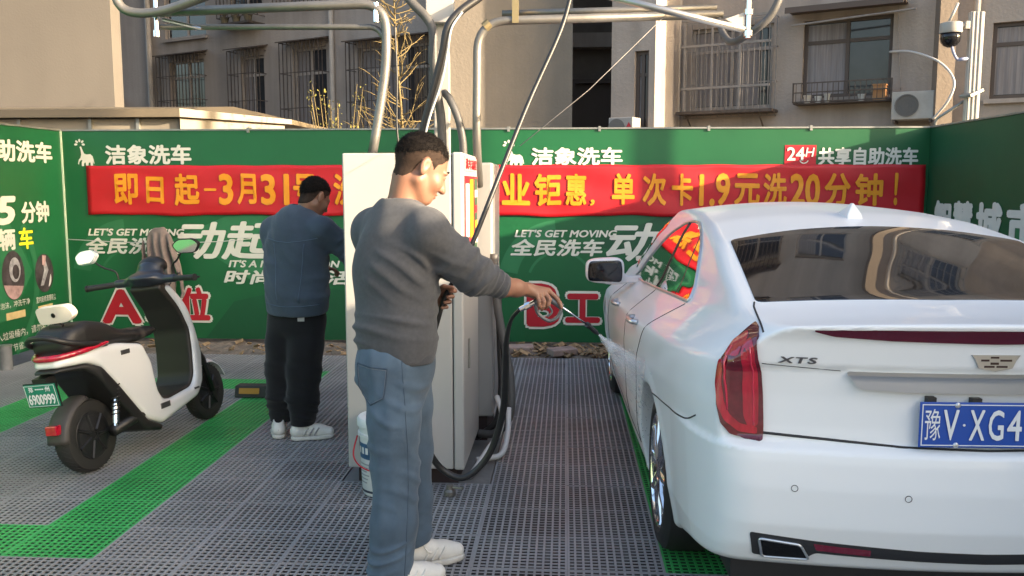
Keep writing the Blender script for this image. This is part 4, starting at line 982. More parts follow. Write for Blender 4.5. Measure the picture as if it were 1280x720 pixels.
M_pblue = mat('plate_blue', (0.012, 0.07, 0.36), .35); M_pwhite = mat('plate_white', (.75, .76, .78), .4)
mb = MB(); mb.box(px0, px1, ply, ply+.006, pz0, pz1); mb.build('plate', M_pblue, pl, world=False, bevel=.002)
mb = MB(); t_ = .0028; g_ = .006
mb.box(px0+g_, px1-g_, ply-.0015, ply-.0002, pz0+g_, pz0+g_+t_); mb.box(px0+g_, px1-g_, ply-.0015, ply-.0002, pz1-g_-t_, pz1-g_); mb.box(px0+g_, px0+g_+t_, ply-.0015, ply-.0002, pz0+g_+t_, pz1-g_-t_); mb.box(px1-g_-t_, px1-g_, ply-.0015, ply-.0002, pz0+g_+t_, pz1-g_-t_)
mb.build('border', M_pwhite, pl, world=False)
PP = lambda a, b, o: (a, ply-o, b)
for t, a0, a1, b0, b1 in (('豫', -.200, -.153, .785, .882), ('V', -.146, -.100, .786, .880), ('·', -.088, -.080, .829, .837), ('X', -.068, -.023, .786, .880), ('G', -.012, .033, .786, .880), ('4', .043, .086, .786, .880), ('9', .098, .143, .786, .880)):
    lettering(t, a0, a1, b0, b1, PP, M_pwhite, pl, 0.002, 0.012 if t != '豫' else 0, world=False)
mb = MB()
for a in (-.105, .115):
    for b in (pz0+.008, pz1-.009): mb.lathe([(.0085, -.002), (.0085, .002), (.005, .005), (.0005, .0055)], Matrix.Translation((a, ply, b)) @ Matrix.Rotation(R(90), 4, 'X'), 12)
mb.build('bolts', M_satin, pl, smooth='auto', world=False)
mb = MB(); mb.box(-.19, -.165, ply+.007, ply+.05, pz1-.01, pz1+.012); mb.box(-.06, -.03, ply+.007, ply+.05, pz1-.01, pz1+.01); mb.box(-.12, .12, ply+.007, ply+.05, pz0+.02, pz1-.02); mb.build('holder', M_black, pl, world=False)
# roof fin
mb = MB(); zr = float(itp(T_roof, 1.42)); mb.add([(-.035, 1.30, zr-.02), (.035, 1.30, zr-.02), (.022, 1.50, zr-.005), (-.022, 1.50, zr-.005), (-.004, 1.335, zr+.05), (.004, 1.335, zr+.05), (.004, 1.36, zr+.05), (-.004, 1.36, zr+.05), (-.03, 1.31, zr+.004), (.03, 1.31, zr+.004)],
    [(0, 1, 2, 3), (8, 9, 5, 4), (9, 2, 6, 5), (2, 3, 7, 6), (3, 8, 4, 7), (4, 5, 6, 7), (0, 8, 3), (1, 2, 9), (0, 1, 9, 8)])
mb.build('antenna', M_paint, car, world=False, bevel=.004)
# wheels
def wheel(y, sgn):
    w_ = thing('wheel', None, None); w_.parent = car; w_.location = (sgn*.865, y, WR); w_.rotation_euler = (0, 0, 0 if sgn > 0 else math.pi)
    ax = Matrix.Rotation(R(90), 4, 'Y')
    mb = MB(); mb.lathe([(.235, -.20), (.30, -.21), (.325, -.195), (WR, -.17), (WR, -.06), (.327, -.02), (.30, .0), (.262, .004), (.245, -.006), (.235, -.012)], ax, 56); mb.build('tyre', M_rubber, w_, smooth='auto', world=False)
    mb = MB(); mb.lathe([(.236, -.014), (.246, -.004), (.240, .0), (.228, -.012), (.215, -.06), (.20, -.12), (.03, -.12)], ax, 48)
    mb.build('rim', M_chrome, w_, smooth='auto', world=False)
    mb = MB()
    for k in range(10):
        a = 2*math.pi*k/10; c, s_ = math.cos(a), math.sin(a)
        pts = [Vector((-.022, .05*c, .05*s_)), Vector((-.012, .13*c, .13*s_)), Vector((-.018, .205*c, .205*s_)), Vector((-.016, .231*c, .231*s_))]
        mb.tube(pts, [.022, .017, .015, .02], 8)
    mb.lathe([(.0, .0), (.03, .0), (.055, -.01), (.062, -.03), (.062, -.08)], ax, 24)
    mb.build('spokes', M_chrome, w_, smooth='auto', world=False)
    mb = MB(); mb.lathe([(.165, -.085), (.165, -.10), (.05, -.10), (.05, -.085)], ax, 40); mb.build('brake_disc', mat('brake_disc', (.2, .19, .18), .4, .9), w_, smooth='auto', world=False)
for y in WHEELS:
    for sgn in (-1, 1): wheel(y, sgn)
# ------------------------------------------------------------------ people
RH = {'wr': (-0.1490, 3.5550, 1.1290), 'i0': (-0.0680, 3.6000, 1.1200), 'i1': (-0.0330, 3.5950, 1.0910), 'i2': (-0.0200, 3.5850, 1.0710), 'i3': (-0.0130, 3.5800, 1.0530), 'm0': (-0.0830, 3.5800, 1.1150), 'm1': (-0.0620, 3.5650, 1.0880), 'm2': (-0.0680, 3.5620, 1.0670), 'm3': (-0.0780, 3.5750, 1.0520), 'r0': (-0.0980, 3.5620, 1.1100), 'r1': (-0.0840, 3.5450, 1.0820), 'r2': (-0.0870, 3.5450, 1.0620), 'r3': (-0.0940, 3.5600, 1.0470), 'p0': (-0.1120, 3.5450, 1.1080), 'p1': (-0.1030, 3.5300, 1.0820), 'p2': (-0.1020, 3.5320, 1.0660), 'p3': (-0.1000, 3.5450, 1.0540), 't0': (-0.1350, 3.6000, 1.1040), 't1': (-0.1000, 3.6320, 1.0810), 't2': (-0.0600, 3.6350, 1.0700)}
LH = {'wr': (-0.5840, 3.6600, 1.0830), 'pm': (-0.5350, 3.6550, 1.0910), 'f00': (-0.5060, 3.6520, 1.1170), 'f01': (-0.4660, 3.6450, 1.1170), 'f02': (-0.4560, 3.6220, 1.1140), 'f03': (-0.4750, 3.6020, 1.1130), 'f10': (-0.5180, 3.6520, 1.0930), 'f11': (-0.4780, 3.6450, 1.0930), 'f12': (-0.4680, 3.6220, 1.0910), 'f13': (-0.4870, 3.6020, 1.0900), 'f20': (-0.5300, 3.6520, 1.0690), 'f21': (-0.4900, 3.6450, 1.0690), 'f22': (-0.4800, 3.6220, 1.0670), 'f23': (-0.4990, 3.6020, 1.0660), 'f30': (-0.5410, 3.6520, 1.0470), 'f31': (-0.5010, 3.6450, 1.0470), 'f32': (-0.4920, 3.6220, 1.0450), 'f33': (-0.5110, 3.6020, 1.0440), 't0': (-0.5320, 3.6350, 1.1140), 't1': (-0.5020, 3.6120, 1.1320), 't2': (-0.4640, 3.6000, 1.1290)}
GP = {'shR': (-0.477, 3.290, 1.347), 'elR': (-0.360, 3.380, 1.211), 'slR': (-0.244, 3.460, 1.153), 'wrR': (-0.159, 3.540, 1.134), 'palm': (-0.098, 3.580, 1.120), 'knk': (-0.063, 3.600, 1.112), 'head': (-0.560, 3.430, 1.624), 'cpl': (-0.185, 3.600, 1.041), 'cpl2': (-0.125, 3.600, 1.071), 'gb1': (-0.073, 3.605, 1.088), 'gb2': (-0.010, 3.600, 1.052), 'gd1': (-0.109, 3.600, 1.025), 'gd2': (-0.065, 3.600, 0.995), 'gd3': (-0.029, 3.600, 1.012), 'tr1': (-0.069, 3.600, 1.062), 'tr2': (-0.052, 3.600, 1.032), 'tr3': (-0.072, 3.600, 1.012), 'ln1': (0.096, 3.700, 0.964), 'nz': (0.142, 3.745, 0.919), 'lh': (-0.500, 3.620, 1.086), 'hoA': (-0.385, 3.620, 1.310), 'hoB': (-0.535, 3.620, 0.974)}
M_skin = mat('skin', (0.255, 0.125, 0.078), 0.5, var=(14, 0.14), bump=(180, 0.12, 0.002)); M_skin.node_tree.nodes['Principled BSDF'].inputs['Subsurface Weight'].default_value = 0.12
M_skin.node_tree.nodes['Principled BSDF'].inputs['Subsurface Radius'].default_value = (0.01, 0.004, 0.002)
M_hair = mat('black_hair', (0.007, 0.0052, 0.0045), 0.8, spec=0.15, bump=(320, 0.35, 0.003), stretch=(1, 1, 0.35))
M_fade = mat('clipped_hair', (0.040, 0.025, 0.018), 0.85, spec=0.2, bump=(500, 0.5, 0.002), var=(40, 0.3))
M_eye = mat('eye_white', (0.7, 0.68, 0.64), 0.2); M_iris = mat('iris', (0.02, 0.012, 0.01), 0.1)
def fabric(name, rgb, rough=0.9, var=(5, 0.12), weave=900, wv=0.25, sheen=0.15):
    m = mat(name, rgb, rough, var=var, bump=(weave, wv, 0.0015), sheen=sheen, spec=0.25)
    return m
M_shirt = fabric('grey_marl', (0.064, 0.066, 0.073), var=(60, 0.16)); M_rib = fabric('grey_rib', (0.050, 0.052, 0.058), var=(60, 0.12), weave=300, wv=0.5)
M_jean = fabric('washed_denim', (0.068, 0.104, 0.150), var=(5, 0.42), weave=700, wv=0.4)
M_denim = fabric('dark_denim', (0.052, 0.069, 0.094), var=(6, 0.22), weave=700, wv=0.4)
M_bpant = fabric('black_cloth', (0.010, 0.0095, 0.011), var=(6, 0.2))
M_shoe = mat('white_leather', (0.66, 0.64, 0.60), 0.5, var=(12, 0.12), bump=(120, 0.2, 0.002)); M_sole = mat('white_sole', (0.58, 0.56, 0.52), 0.6, var=(20, 0.2)); M_lace = mat('shoe_lace', (0.72, 0.70, 0.66), 0.8)
M_shoeg = mat('grey_shoe_panel', (0.30, 0.29, 0.29), 0.5)
def head(s, o, f, u, l, sc=1.0, parts='all'):
    o, f, u, l = (np.array(q, float) for q in (o, f, u, l)); M = np.stack([f, l, u])
    p = lambda a, b, c: o+(a*f+b*l+c*u)*sc
    e = lambda c, r_, k: s.ell(p(*c), np.array(r_)*sc, k*sc, M)
    e((-.012, 0, .030), (.098, .075, .090), .01)
    e((.030, 0, -.030), (.064, .060, .088), .03)
    e((.060, 0, -.098), (.028, .030, .022), .03)
    for b in (-1, 1):
        s.cone(p(-.005, b*.052, -.055), p(.050, b*.022, -.100), .020*sc, .016*sc, .025*sc)
        e((.062, b*.038, -.035), (.022, .022, .022), .03)
        e((.080, b*.028, .014), (.014, .024, .009), .012)
        s.ell(p(.094, b*.031, -.006), np.array((.016, .017, .012))*sc, .010*sc, M, 'cut')
        e((.078, b*.031, -.006), (.0125, .013, .0125), .004)
        e((.089, b*.031, .000), (.006, .014, .004), .004)
        e((-.012, b*.080, .000), (.019, .008, .030), .006)
        e((-.010, b*.078, -.026), (.011, .007, .013), .008)
        s.ell(p(-.006, b*.089, .004), np.array((.009, .006, .016))*sc, .006*sc, M, 'cut')
    s.cone(p(.088, 0, .006), p(.112, 0, -.042), .008*sc, .013*sc, .014*sc)
    for b in (-1, 1): e((.098, b*.012, -.044), (.010, .008, .008), .006)
    e((.092, 0, -.066), (.010, .021, .0055), .007); e((.090, 0, -.078), (.010, .018, .006), .006)
    s.put(lambda X, Y, Z: np.maximum(np.abs((X-p(.1, 0, -.072)[0])*u[0]+(Y-p(.1, 0, -.072)[1])*u[1]+(Z-p(.1, 0, -.072)[2])*u[2])-.0012, np.sqrt((X-p(.1, 0, -.072)[0])**2+(Y-p(.1, 0, -.072)[1])**2+(Z-p(.1, 0, -.072)[2])**2)-.017), p(.1, 0, -.072)-.02, p(.1, 0, -.072)+.02, .004, 'cut')
    return p
def hair(name, o, f, u, l, sc, line, grow, m, parent, h=0.0035, nz=0.003, neck=None, strands=9000, slen=.013, swid=.0008, lift=.4):
    o, f, u, l = (np.array(q, float) for q in (o, f, u, l)); M = np.stack([f, l, u])
    s = SDF(o-.19, o+.17, h)
    s.ell(o+(-.012*f+.030*u)*sc, np.array((.098, .075, .090))*sc, .01, M); s.ell(o+(.030*f-.030*u)*sc, np.array((.064, .060, .088))*sc, .03*sc, M)
    if neck is not None: s.cone(neck, o+(-.031*f-.06*u)*sc, .061, .0555, .03)
    for b in (-1, 1): s.cone(o+(-.005*f+b*.052*l-.055*u)*sc, o+(.05*f+b*.022*l-.1*u)*sc, .020*sc, .016*sc, .025*sc)
    s.F -= grow
    lx = np.array([q[0] for q in line]); ly = np.array([q[1] for q in line])
    def cut(X, Y, Z):
        a = ((X-o[0])*f[0]+(Y-o[1])*f[1]+(Z-o[2])*f[2])/sc; c = ((X-o[0])*u[0]+(Y-o[1])*u[1]+(Z-o[2])*u[2])/sc
        return (c-np.interp(a, lx, ly)).astype(np.float32)*.7
    s.put(cut, o-.19, o+.17, .020 if name == 'hair' else .010, 'cut'); 
    s.noise(nz, 130, seed=5); s.noise(nz*.6, 330, seed=8)
    ob = s.build(name, m, parent, relax=0)
    me = ob.data; base = np.array(parent.location); nv = len(me.vertices)
    co = np.empty(nv*3); me.vertices.foreach_get('co', co); co = co.reshape(-1, 3)
    no = np.empty(nv*3); me.vertex_normals.foreach_get('vector', no); no = no.reshape(-1, 3)
    rg = np.random.RandomState(3); n_ = strands; ix = rg.randint(0, nv, n_)
    out = ((co[ix]+base-o)*no[ix]).sum(1) > .03*sc; ix = ix[out]; n_ = len(ix)
    p = co[ix]+rg.normal(0, .0012, (n_, 3)); q = no[ix]; flow = -u*0.8+f*0.25; flow = np.where((((co[ix]+base-o)@u) > .075*sc)[:, None], f*0.9-u*.1, flow)
    t_ = flow-q*(q*flow).sum(1)[:, None]; t_ /= np.maximum(np.linalg.norm(t_, axis=1), 1e-6)[:, None]
    d = q*lift+t_*(1-lift)+rg.normal(0, .22, (n_, 3)); d /= np.linalg.norm(d, axis=1)[:, None]
    w = np.cross(d, q); w /= np.maximum(np.linalg.norm(w, axis=1), 1e-6)[:, None]; L = (slen*rg.uniform(.5, 1.2, n_))[:, None]
    tri = np.stack([p-q*.001-w*swid, p-q*.001+w*swid, p+d*L], 1).reshape(-1, 3)
    vv = [tuple(x) for x in co]+[tuple(x) for x in tri]; ff = [tuple(pl.vertices) for pl in me.polygons]+[(nv+3*i, nv+3*i+1, nv+3*i+2) for i in range(n_)]
    m2_ = bpy.data.meshes.new('hair'); m2_.from_pydata(vv, [], ff); m2_.materials.append(m); m2_.polygons.foreach_set('use_smooth', np.array([i < len(me.polygons) for i in range(len(ff))])); m2_.update(); ob.data = m2_
    return ob
def shoe(heel, d, parent, panel=None, L=0.285, tilt=0.0):
    d = np.array((d[0], d[1], 0), float); d /= np.linalg.norm(d); n = np.array((-d[1], d[0], 0)); h = np.array(heel, float); k = L/0.285
    P = lambda a, b, c: h+(d*a+n*b)*k+np.array((0, 0, c*k))
    s = SDF(h-.08+np.minimum(0, d*L), h+.10+np.maximum(0, d*L)+(0, 0, .06), 0.004)
    s.chain([P(.045, 0, .055), P(.12, .003, .058), P(.185, .004, .046), P(.238, 0, .040)], [.041*k, .040*k, .041*k, .034*k], .02, (n, 0.98))
    s.cone(P(.05, 0, .06), P(.06, 0, .105), .040*k, .037*k, .02)
    s.cone(P(.09, 0, .085), P(.17, .002, .058), .026*k, .030*k, .02)
    s.cutplane(P(0, 0, .026), (0, 0, -1), .004)
    s.ell(P(.058, 0, .122), np.array((.034, .027, .03))*k, .01, np.stack([d, n, (0, 0, 1)]), 'cut')
    sh = s.build('shoe', M_shoe, parent, relax=1)
    s = SDF(h-.08+np.minimum(0, d*L), h+.10+np.maximum(0, d*L), 0.004)
    s.chain([P(.048, 0, .015), P(.12, .004, .015), P(.185, .005, .015), P(.236, 0, .018)], [.043*k, .041*k, .045*k, .038*k], .03)
    s.cutplane(P(0, 0, .028), (0, 0, 1), .006); s.cutplane(P(0, 0, .002), (0, 0, -1), .006)
    s.build('sole', M_sole, sh, relax=1)
    mb = MB()
    for q in range(5):
        a = .105+q*.018; z = .098-q*.0105
        mb.tube([P(a, -.022, z-.012), P(a, -.010, z-.001), P(a, .010, z-.001), P(a, .022, z-.012)], .0032, 6)
    mb.tube(spline([P(.10, 0, .104), P(.085, -.03, .10), P(.10, -.045, .075), P(.12, -.035, .07), P(.11, 0, .10), P(.115, .03, .085), P(.10, .04, .07)], 5), .0028, 6)
    mb.build('laces', M_lace, sh, smooth=True)
    if panel is not None:
        for b in (-1, 1):
            for q in range(3):
                a = .085+q*.032; mb = MB(); mb.tube(spline([P(a, b*.0415, .034), P(a+.012, b*.0425, .055), P(a+.03, b*.034, .078)], 4), .005, 6); mb.build('side_stripe', panel, sh, smooth=True)
        mb = MB(); mb.tube(spline([P(.03, -.035, .06), P(.008, 0, .062), P(.03, .035, .06)], 5), .007, 6); mb.build('heel_panel', panel, sh, smooth=True)
    return sh
nrm = lambda v: np.array(v, float)/np.linalg.norm(v)

# --- the man rinsing the car
m1 = thing('person', 'man in a grey sweatshirt and blue jeans rinsing the white car with a spray lance', 'person', (-.62, 3.33, 0))
F1 = np.array((.72, .69, 0)); yaw = nrm((.88, .475)); pit = R(27); f1 = np.array((yaw[0]*math.cos(pit), yaw[1]*math.cos(pit), -math.sin(pit))); u1 = np.array((yaw[0]*math.sin(pit), yaw[1]*math.sin(pit), math.cos(pit))); l1 = np.cross(u1, f1)
ho1 = np.array((-.562, 3.43, 1.622)); hs1 = 1.07
s = SDF((-1.0, 3.05, .02), (.06, 3.8, 1.80), 0.0042)
s.chain([(-.655, 3.38, .95), (-.66, 3.385, 1.1), (-.655, 3.39, 1.25), (-.65, 3.41, 1.36)], [.145, .135, .15, .13], .05, (F1, .75))
s.cone((-.65, 3.42, 1.40), ho1+(-.032*f1-.06*u1)*hs1, .062, .056, .03)
s.cone((-.53, 3.30, 1.37), (-.77, 3.54, 1.37), .055, .055, .05)
for hp, kn, an in (((-.645, 3.30, .88), (-.650, 3.26, .46), (-.655, 3.20, .09)), ((-.645, 3.45, .88), (-.62, 3.47, .47), (-.598, 3.43, .09))):
    s.cone(hp, kn, .075, .052, .04); s.cone(kn, an, .052, .036, .02); s.cone(an, np.array(an)+(.09, .04, -.05), .034, .025, .02)
shR1, elR1, slR1, wrR1 = (-.505, 3.285, 1.372), (-.352, 3.375, 1.205), GP['slR'], RH['wr']
s.cone(shR1, elR1, .052, .044, .03); s.chain([elR1, slR1, (np.array(slR1)+wrR1)/2, wrR1], [.044, .0405, .034, .0265], .02)
shL1, elL1, wrL1 = (-.79, 3.555, 1.36), (-.72, 3.66, 1.12), LH['wr']
s.cone(shL1, elL1, .05, .042, .03); s.cone(elL1, wrL1, .042, .027, .02)
h_ = lambda D, ks, rs, k=.006: s.chain([D[q] for q in ks], rs, k)
for a in 'imrp': s.cone(RH['wr'], RH[a+'0'], .023, .0135, .012)
for a, r_ in (('i', .0098), ('m', .0100), ('r', .0096), ('p', .0085)): h_(RH, [a+str(q) for q in range(4)], [r_*1.12, r_, r_*.92, r_*.80], .004)
h_(RH, ['wr', 't0', 't1', 't2'], [.02, .0145, .0115, .0095], .008)
for i in range(4): s.cone(LH['wr'], LH['f%d0' % i], .024, .0125, .012)
for i, r_ in enumerate((.0098, .0102, .0098, .0085)): h_(LH, ['f%d%d' % (i, q) for q in range(4)], [r_*1.12, r_, r_*.93, r_*.80], .0035)
h_(LH, ['wr', 't0', 't1', 't2'], [.02, .0145, .0115, .0092], .008)
P1 = head(s, ho1, f1, u1, l1, hs1)
s.build('body', M_skin, m1, relax=1)
for b in (-1, 1):
    mb = MB(); c = P1(.0815, b*.031, -.006); Mq = Matrix.Translation(c) @ Vector((0, 0, 1)).rotation_difference(Vector(f1)).to_matrix().to_4x4()
    mb.lathe([(.0001, .0104), (.004, .0100), (.0058, .009), (.0058, .0)], Mq, 16); mb.build('eye', M_iris, m1, smooth=True)
    mb = MB(); mb.tube([P1(.094, b*.014, .019), P1(.095, b*.03, .025), P1(.084, b*.050, .020)], [.003, .0042, .002], 8); mb.build('eyebrow', M_hair, m1, smooth=True)
hair('hair', ho1, f1, u1, l1, hs1, [(-.14, -.01), (-.085, .0), (-.04, .035), (-.01, .052), (.02, .060), (.055, .052), (.075, .060), (.09, .066), (.12, .07)], .0045, M_hair, m1, nz=.0010, neck=(-.65, 3.42, 1.40))
hair('clipped_sides', ho1, f1, u1, l1, hs1, [(-.14, -.095), (-.085, -.09), (-.06, -.075), (-.04, -.045), (-.03, -.005), (.005, .018), (.022, .0), (.028, -.012), (.034, .02), (.05, .03), (.07, .055), (.09, .07), (.12, .08)], .0014, M_fade, m1, nz=.0003, neck=(-.65, 3.42, 1.40), strands=7000, slen=.005, swid=.0006, lift=.6)
mb = MB(); nb = np.array((-.652, 3.418, 1.462)); rr = np.array((.69, -.72, 0))
mb.tube([nb+rr*.070*math.cos(a)+F1*(.066*math.sin(a)+.004)+np.array((0, 0, -.010-.022*math.sin(a))) for a in [2*math.pi*i/28 for i in range(28)]], .0028, 6, closed=True); mb.build('necklace', M_black, m1, smooth=True)
# sweatshirt
cr_ = np.array((-.648, 3.420, 1.447))
s = SDF((-1.0, 3.08, .84), (-.15, 3.8, 1.52), 0.0048)
s.chain([(-.652, 3.365, .885), (-.655, 3.37, .96), (-.660, 3.378, 1.08), (-.660, 3.385, 1.22), (-.652, 3.40, 1.335)], [.160, .168, .164, .176, .172], .05, (F1, .79))
s.cone((-.648, 3.418, 1.395), (-.648, 3.42, 1.455), .095, .070, .05)
s.cone((-.52, 3.30, 1.372), (-.77, 3.54, 1.372), .078, .078, .06)
s.chain([shR1, (np.array(shR1)*.45+np.array(elR1)*.55), elR1, slR1], [.086, .072, .066, .0475], .035)
s.chain([shL1, elL1, np.array(elL1)*.4+np.array(wrL1)*.6], [.082, .064, .05], .04)
s.folds(shR1, elR1, .013, .055, 1.6, .35, 1.3, 1, .12, 1.6); s.folds(elR1, np.array(slR1)+(.03, .02, -.01), .012, .030, 1.0, -.3, .85, 2, .10, 1.4)
s.folds((-.66, 3.37, .90), (-.66, 3.38, 1.12), .014, .062, 2.3, .12, .75, 4, .26, 1.8)
s.folds((-.62, 3.33, 1.05), (-.50, 3.29, 1.36), .011, .06, 2.6, .1, .9, 3, .20, 1.8)
s.noise(.007, 13, seed=3); s.noise(.003, 34, seed=9, stretch=(1, 1, .6))
ax = nrm(np.array(slR1)-np.array(elR1)); s.cutplane(np.array(slR1)+ax*.004, ax, .006, np.array(slR1)-.09, np.array(slR1)+.09)
s.cutplane((-.65, 3.37, .876), (0, 0, -1), .012)
s.put(lambda X, Y, Z: np.sqrt((X+.648)**2+(Y-3.423)**2)-.066+(Z-1.47)*.15*0, (-.75, 3.32, 1.44), (-.55, 3.53, 1.56), .006, 'cut')
sw_ = s.build('sweatshirt', M_shirt, m1, relax=1)
s = SDF((-.92, 3.10, .86), (-.40, 3.65, .97), 0.0045)
s.chain([(-.650, 3.362, .87), (-.652, 3.368, .95)], [.164, .169], .02, (F1, .79)); s.noise(.003, 22, seed=6)
s.cutplane((0, 0, .872), (0, 0, -1), .008); s.cutplane((0, 0, .942), (0, 0, 1), .008)
s.build('waistband', M_rib, sw_, relax=1)
mb = MB(); mb.tube([cr_+rr*.074*math.cos(a)+F1*(.070*math.sin(a)+.003)+np.array((0, 0, .004-.030*math.sin(a))) for a in [2*math.pi*i/36 for i in range(36)]], .0085, 10, closed=True); mb.build('neckband', M_rib, sw_, smooth=True)
# jeans
s = SDF((-.95, 3.02, .03), (-.35, 3.65, .99), 0.0048)
hR, kR, aR = np.array((-.662, 3.295, .86)), np.array((-.648, 3.262, .46)), np.array((-.662, 3.205, .055)); hL, kL, aL = np.array((-.640, 3.44, .86)), np.array((-.622, 3.468, .47)), np.array((-.606, 3.432, .095))
s.chain([(-.652, 3.372, .96), (-.660, 3.368, .86), (-.662, 3.368, .80)], [.153, .157, .146], .04, (F1, .84))
s.ell((-.718, 3.325, .83), (.082, .082, .10), .05)
s.chain([hR, hR*.5+kR*.5, kR, kR*.5+aR*.5, aR], [.108, .099, .088, .083, .076], .03)
s.chain([hL, hL*.5+kL*.5, kL, kL*.5+aL*.5, aL], [.110, .100, .083, .076, .070], .03)
s.folds(kR+(0, 0, .16), kR-(0, 0, .14), .009, .075, 3.2, 0, 1, 2, .14, 2.4); s.folds(aR+(0, 0, .16), aR, .011, .05, 2.2, .0, .95, 5, .13, 2.0); s.folds(aL+(0, 0, .16), aL, .010, .052, 2.2, .0, .95, 1, .12, 2.0)
s.folds(hR+(-.02, 0, 0), hR-(.02, 0, .22), .010, .08, 3.6, .1, 1, 3, .17, 2.6)
s.noise(.006, 14, seed=11, stretch=(1, 1, .7)); s.noise(.003, 36, seed=12, stretch=(1, 1, .5))
s.cutplane((0, 0, .945), (0, 0, 1), .005)
s.cutplane(aR-(0, 0, .002), (.1, 0, -1), .004, (-.95, 3.02, .0), (-.35, 3.33, .12)); s.cutplane(aL-(0, 0, .002), (.3, 0, -1), .004, (-.95, 3.33, .0), (-.35, 3.65, .16))
jn = s.build('jeans', M_jean, m1, relax=1)
def on_mesh(o, pts, d, off=0.0):
    me = o.data; mw = Matrix.Translation(o.parent.location); bv = BVHTree.FromPolygons([mw @ v.co for v in me.vertices], [tuple(p.vertices) for p in me.polygons]); out = []
    for p in pts:
        hit, n, i, dd = bv.ray_cast(Vector(p)-Vector(d)*0.6, Vector(d))
        if hit is not None: out.append(hit+n*off)
    return out
M_stitch = mat('denim_seam', (0.14,0.16,0.20), .9); M_seamd = mat('denim_seam_dark', (0.04, 0.062, 0.095), .9)
bd = Vector((.55, .83, 0)).normalized(); bs = Vector((.83, -.55, 0))
cpk = Vector((-.70, 3.26, .81)); pk = [(-.075, .068), (.072, .060), (.066, -.05), (.0, -.085), (-.070, -.055)]
loop = [cpk+bs*a+Vector((0, 0, b)) for a, b in resample(pk, .012)]
q = on_mesh(jn, loop, bd, .001); mb = MB(); mb.tube(q, .0022, 5, closed=True); mb.build('pocket', M_seamd, jn, smooth=True)
q = on_mesh(jn, [cpk+bs*(a*.93)+Vector((0, 0, b*.93-.002)) for a, b in resample(pk, .012)], bd, .0012); mb = MB(); mb.tube(q, .0011, 5, closed=True); mb.build('stitching', M_stitch, jn, smooth=True)
sd = Vector((-.69, .72, 0)).normalized()
q = on_mesh(jn, [Vector((-.615+.02*math.sin(t*3), 3.28, .90-t*.82)) for t in [i/30 for i in range(31)]], Vector((-.1, 1, 0)).normalized(), .0006); mb = MB(); mb.tube(q, .0014, 5); mb.build('side_seam', M_seamd, jn, smooth=True)
shoe((-.700, 3.165, 0), (.86, .50), m1, M_shoe); shoe((-.655, 3.385, 0), (.88, .48), m1, M_shoe)

# --- the man at the cabinet
m2 = thing('person', 'man in a denim jacket and black trousers, back turned, working at the white cabinet', 'person', (-1.67, 5.26, 0))
F2 = np.array((.42, .908, 0)); yaw = nrm((.62, .785)); pit = R(28); f2 = np.array((yaw[0]*math.cos(pit), yaw[1]*math.cos(pit), -math.sin(pit))); u2 = np.array((yaw[0]*math.sin(pit), yaw[1]*math.sin(pit), math.cos(pit))); l2 = np.cross(u2, f2)
ho2 = np.array((-1.522, 5.30, 1.482)); hs2 = .96
shR2, elR2, wrR2 = np.array((-1.45, 5.20, 1.285)), np.array((-1.29, 5.30, 1.13)), np.array((-1.19, 5.48, 1.16)); shL2, elL2, wrL2 = np.array((-1.80, 5.35, 1.275)), np.array((-1.80, 5.47, 1.03)), np.array((-1.60, 5.58, 1.02))
s = SDF((-2.05, 4.95, .02), (-1.0, 5.75, 1.70), 0.0052)
s.chain([(-1.64, 5.26, .80), (-1.635, 5.265, 1.05), (-1.625, 5.27, 1.26)], [.13, .13, .14], .05, (F2, .75))
s.cone((-1.605, 5.275, 1.30), ho2+(-.030*f2-.06*u2)*hs2, .058, .053, .03)
for hp, kn, an in (((-1.73, 5.28, .78), (-1.755, 5.28, .42), (-1.765, 5.27, .09)), ((-1.56, 5.24, .78), (-1.595, 5.22, .42), (-1.61, 5.19, .09))):
    s.cone(hp, kn, .07, .05, .04); s.cone(kn, an, .05, .036, .02)
s.cone(shR2, elR2, .048, .04, .03); s.cone(elR2, wrR2, .04, .027, .02); s.cone(shL2, elL2, .048, .04, .03); s.cone(elL2, wrL2, .04, .027, .02)
def simple_hand(s, w, d, up, k=1.0):
    d = nrm(d); up = nrm(up); sd_ = np.cross(up, d); c = np.array(w)+d*.075
    for i in range(4):
        b = c+sd_*(.03-.02*i); s.cone(w, b, .022, .013, .012); t = [b, b+d*.035-up*.008, b+d*.055-up*.028, b+d*.05-up*.05]
        s.chain(t, [.0105, .0098, .0092, .008], .004)
    s.chain([w, np.array(w)+d*.03+sd_*.035, np.array(w)+d*.06+sd_*.05-up*.01, np.array(w)+d*.085+sd_*.045-up*.02], [.018, .014, .0115, .0095], .008)
simple_hand(s, wrR2, wrR2-elR2, (0, 0, 1)); simple_hand(s, wrL2, wrL2-elL2, (0, 0, 1))
P2 = head(s, ho2, f2, u2, l2, hs2); s.build('body', M_skin, m2, relax=1)
for b in (-1, 1):
    mb = MB(); c = P2(.0815, b*.031, -.006); Mq = Matrix.Translation(c) @ Vector((0, 0, 1)).rotation_difference(Vector(f2)).to_matrix().to_4x4()
    mb.lathe([(.0001, .0104), (.004, .0100), (.0058, .009), (.0058, .0)], Mq, 12); mb.build('eye', M_iris, m2, smooth=True)
hair('hair', ho2, f2, u2, l2, hs2, [(-.14, -.04), (-.085, -.03), (-.04, .01), (-.01, .035), (.01, .045), (.03, .045), (.05, .045), (.07, .06), (.09, .07), (.12, .08)], .005, M_hair, m2, .004, .0012, (-1.605, 5.275, 1.30), slen=.014)
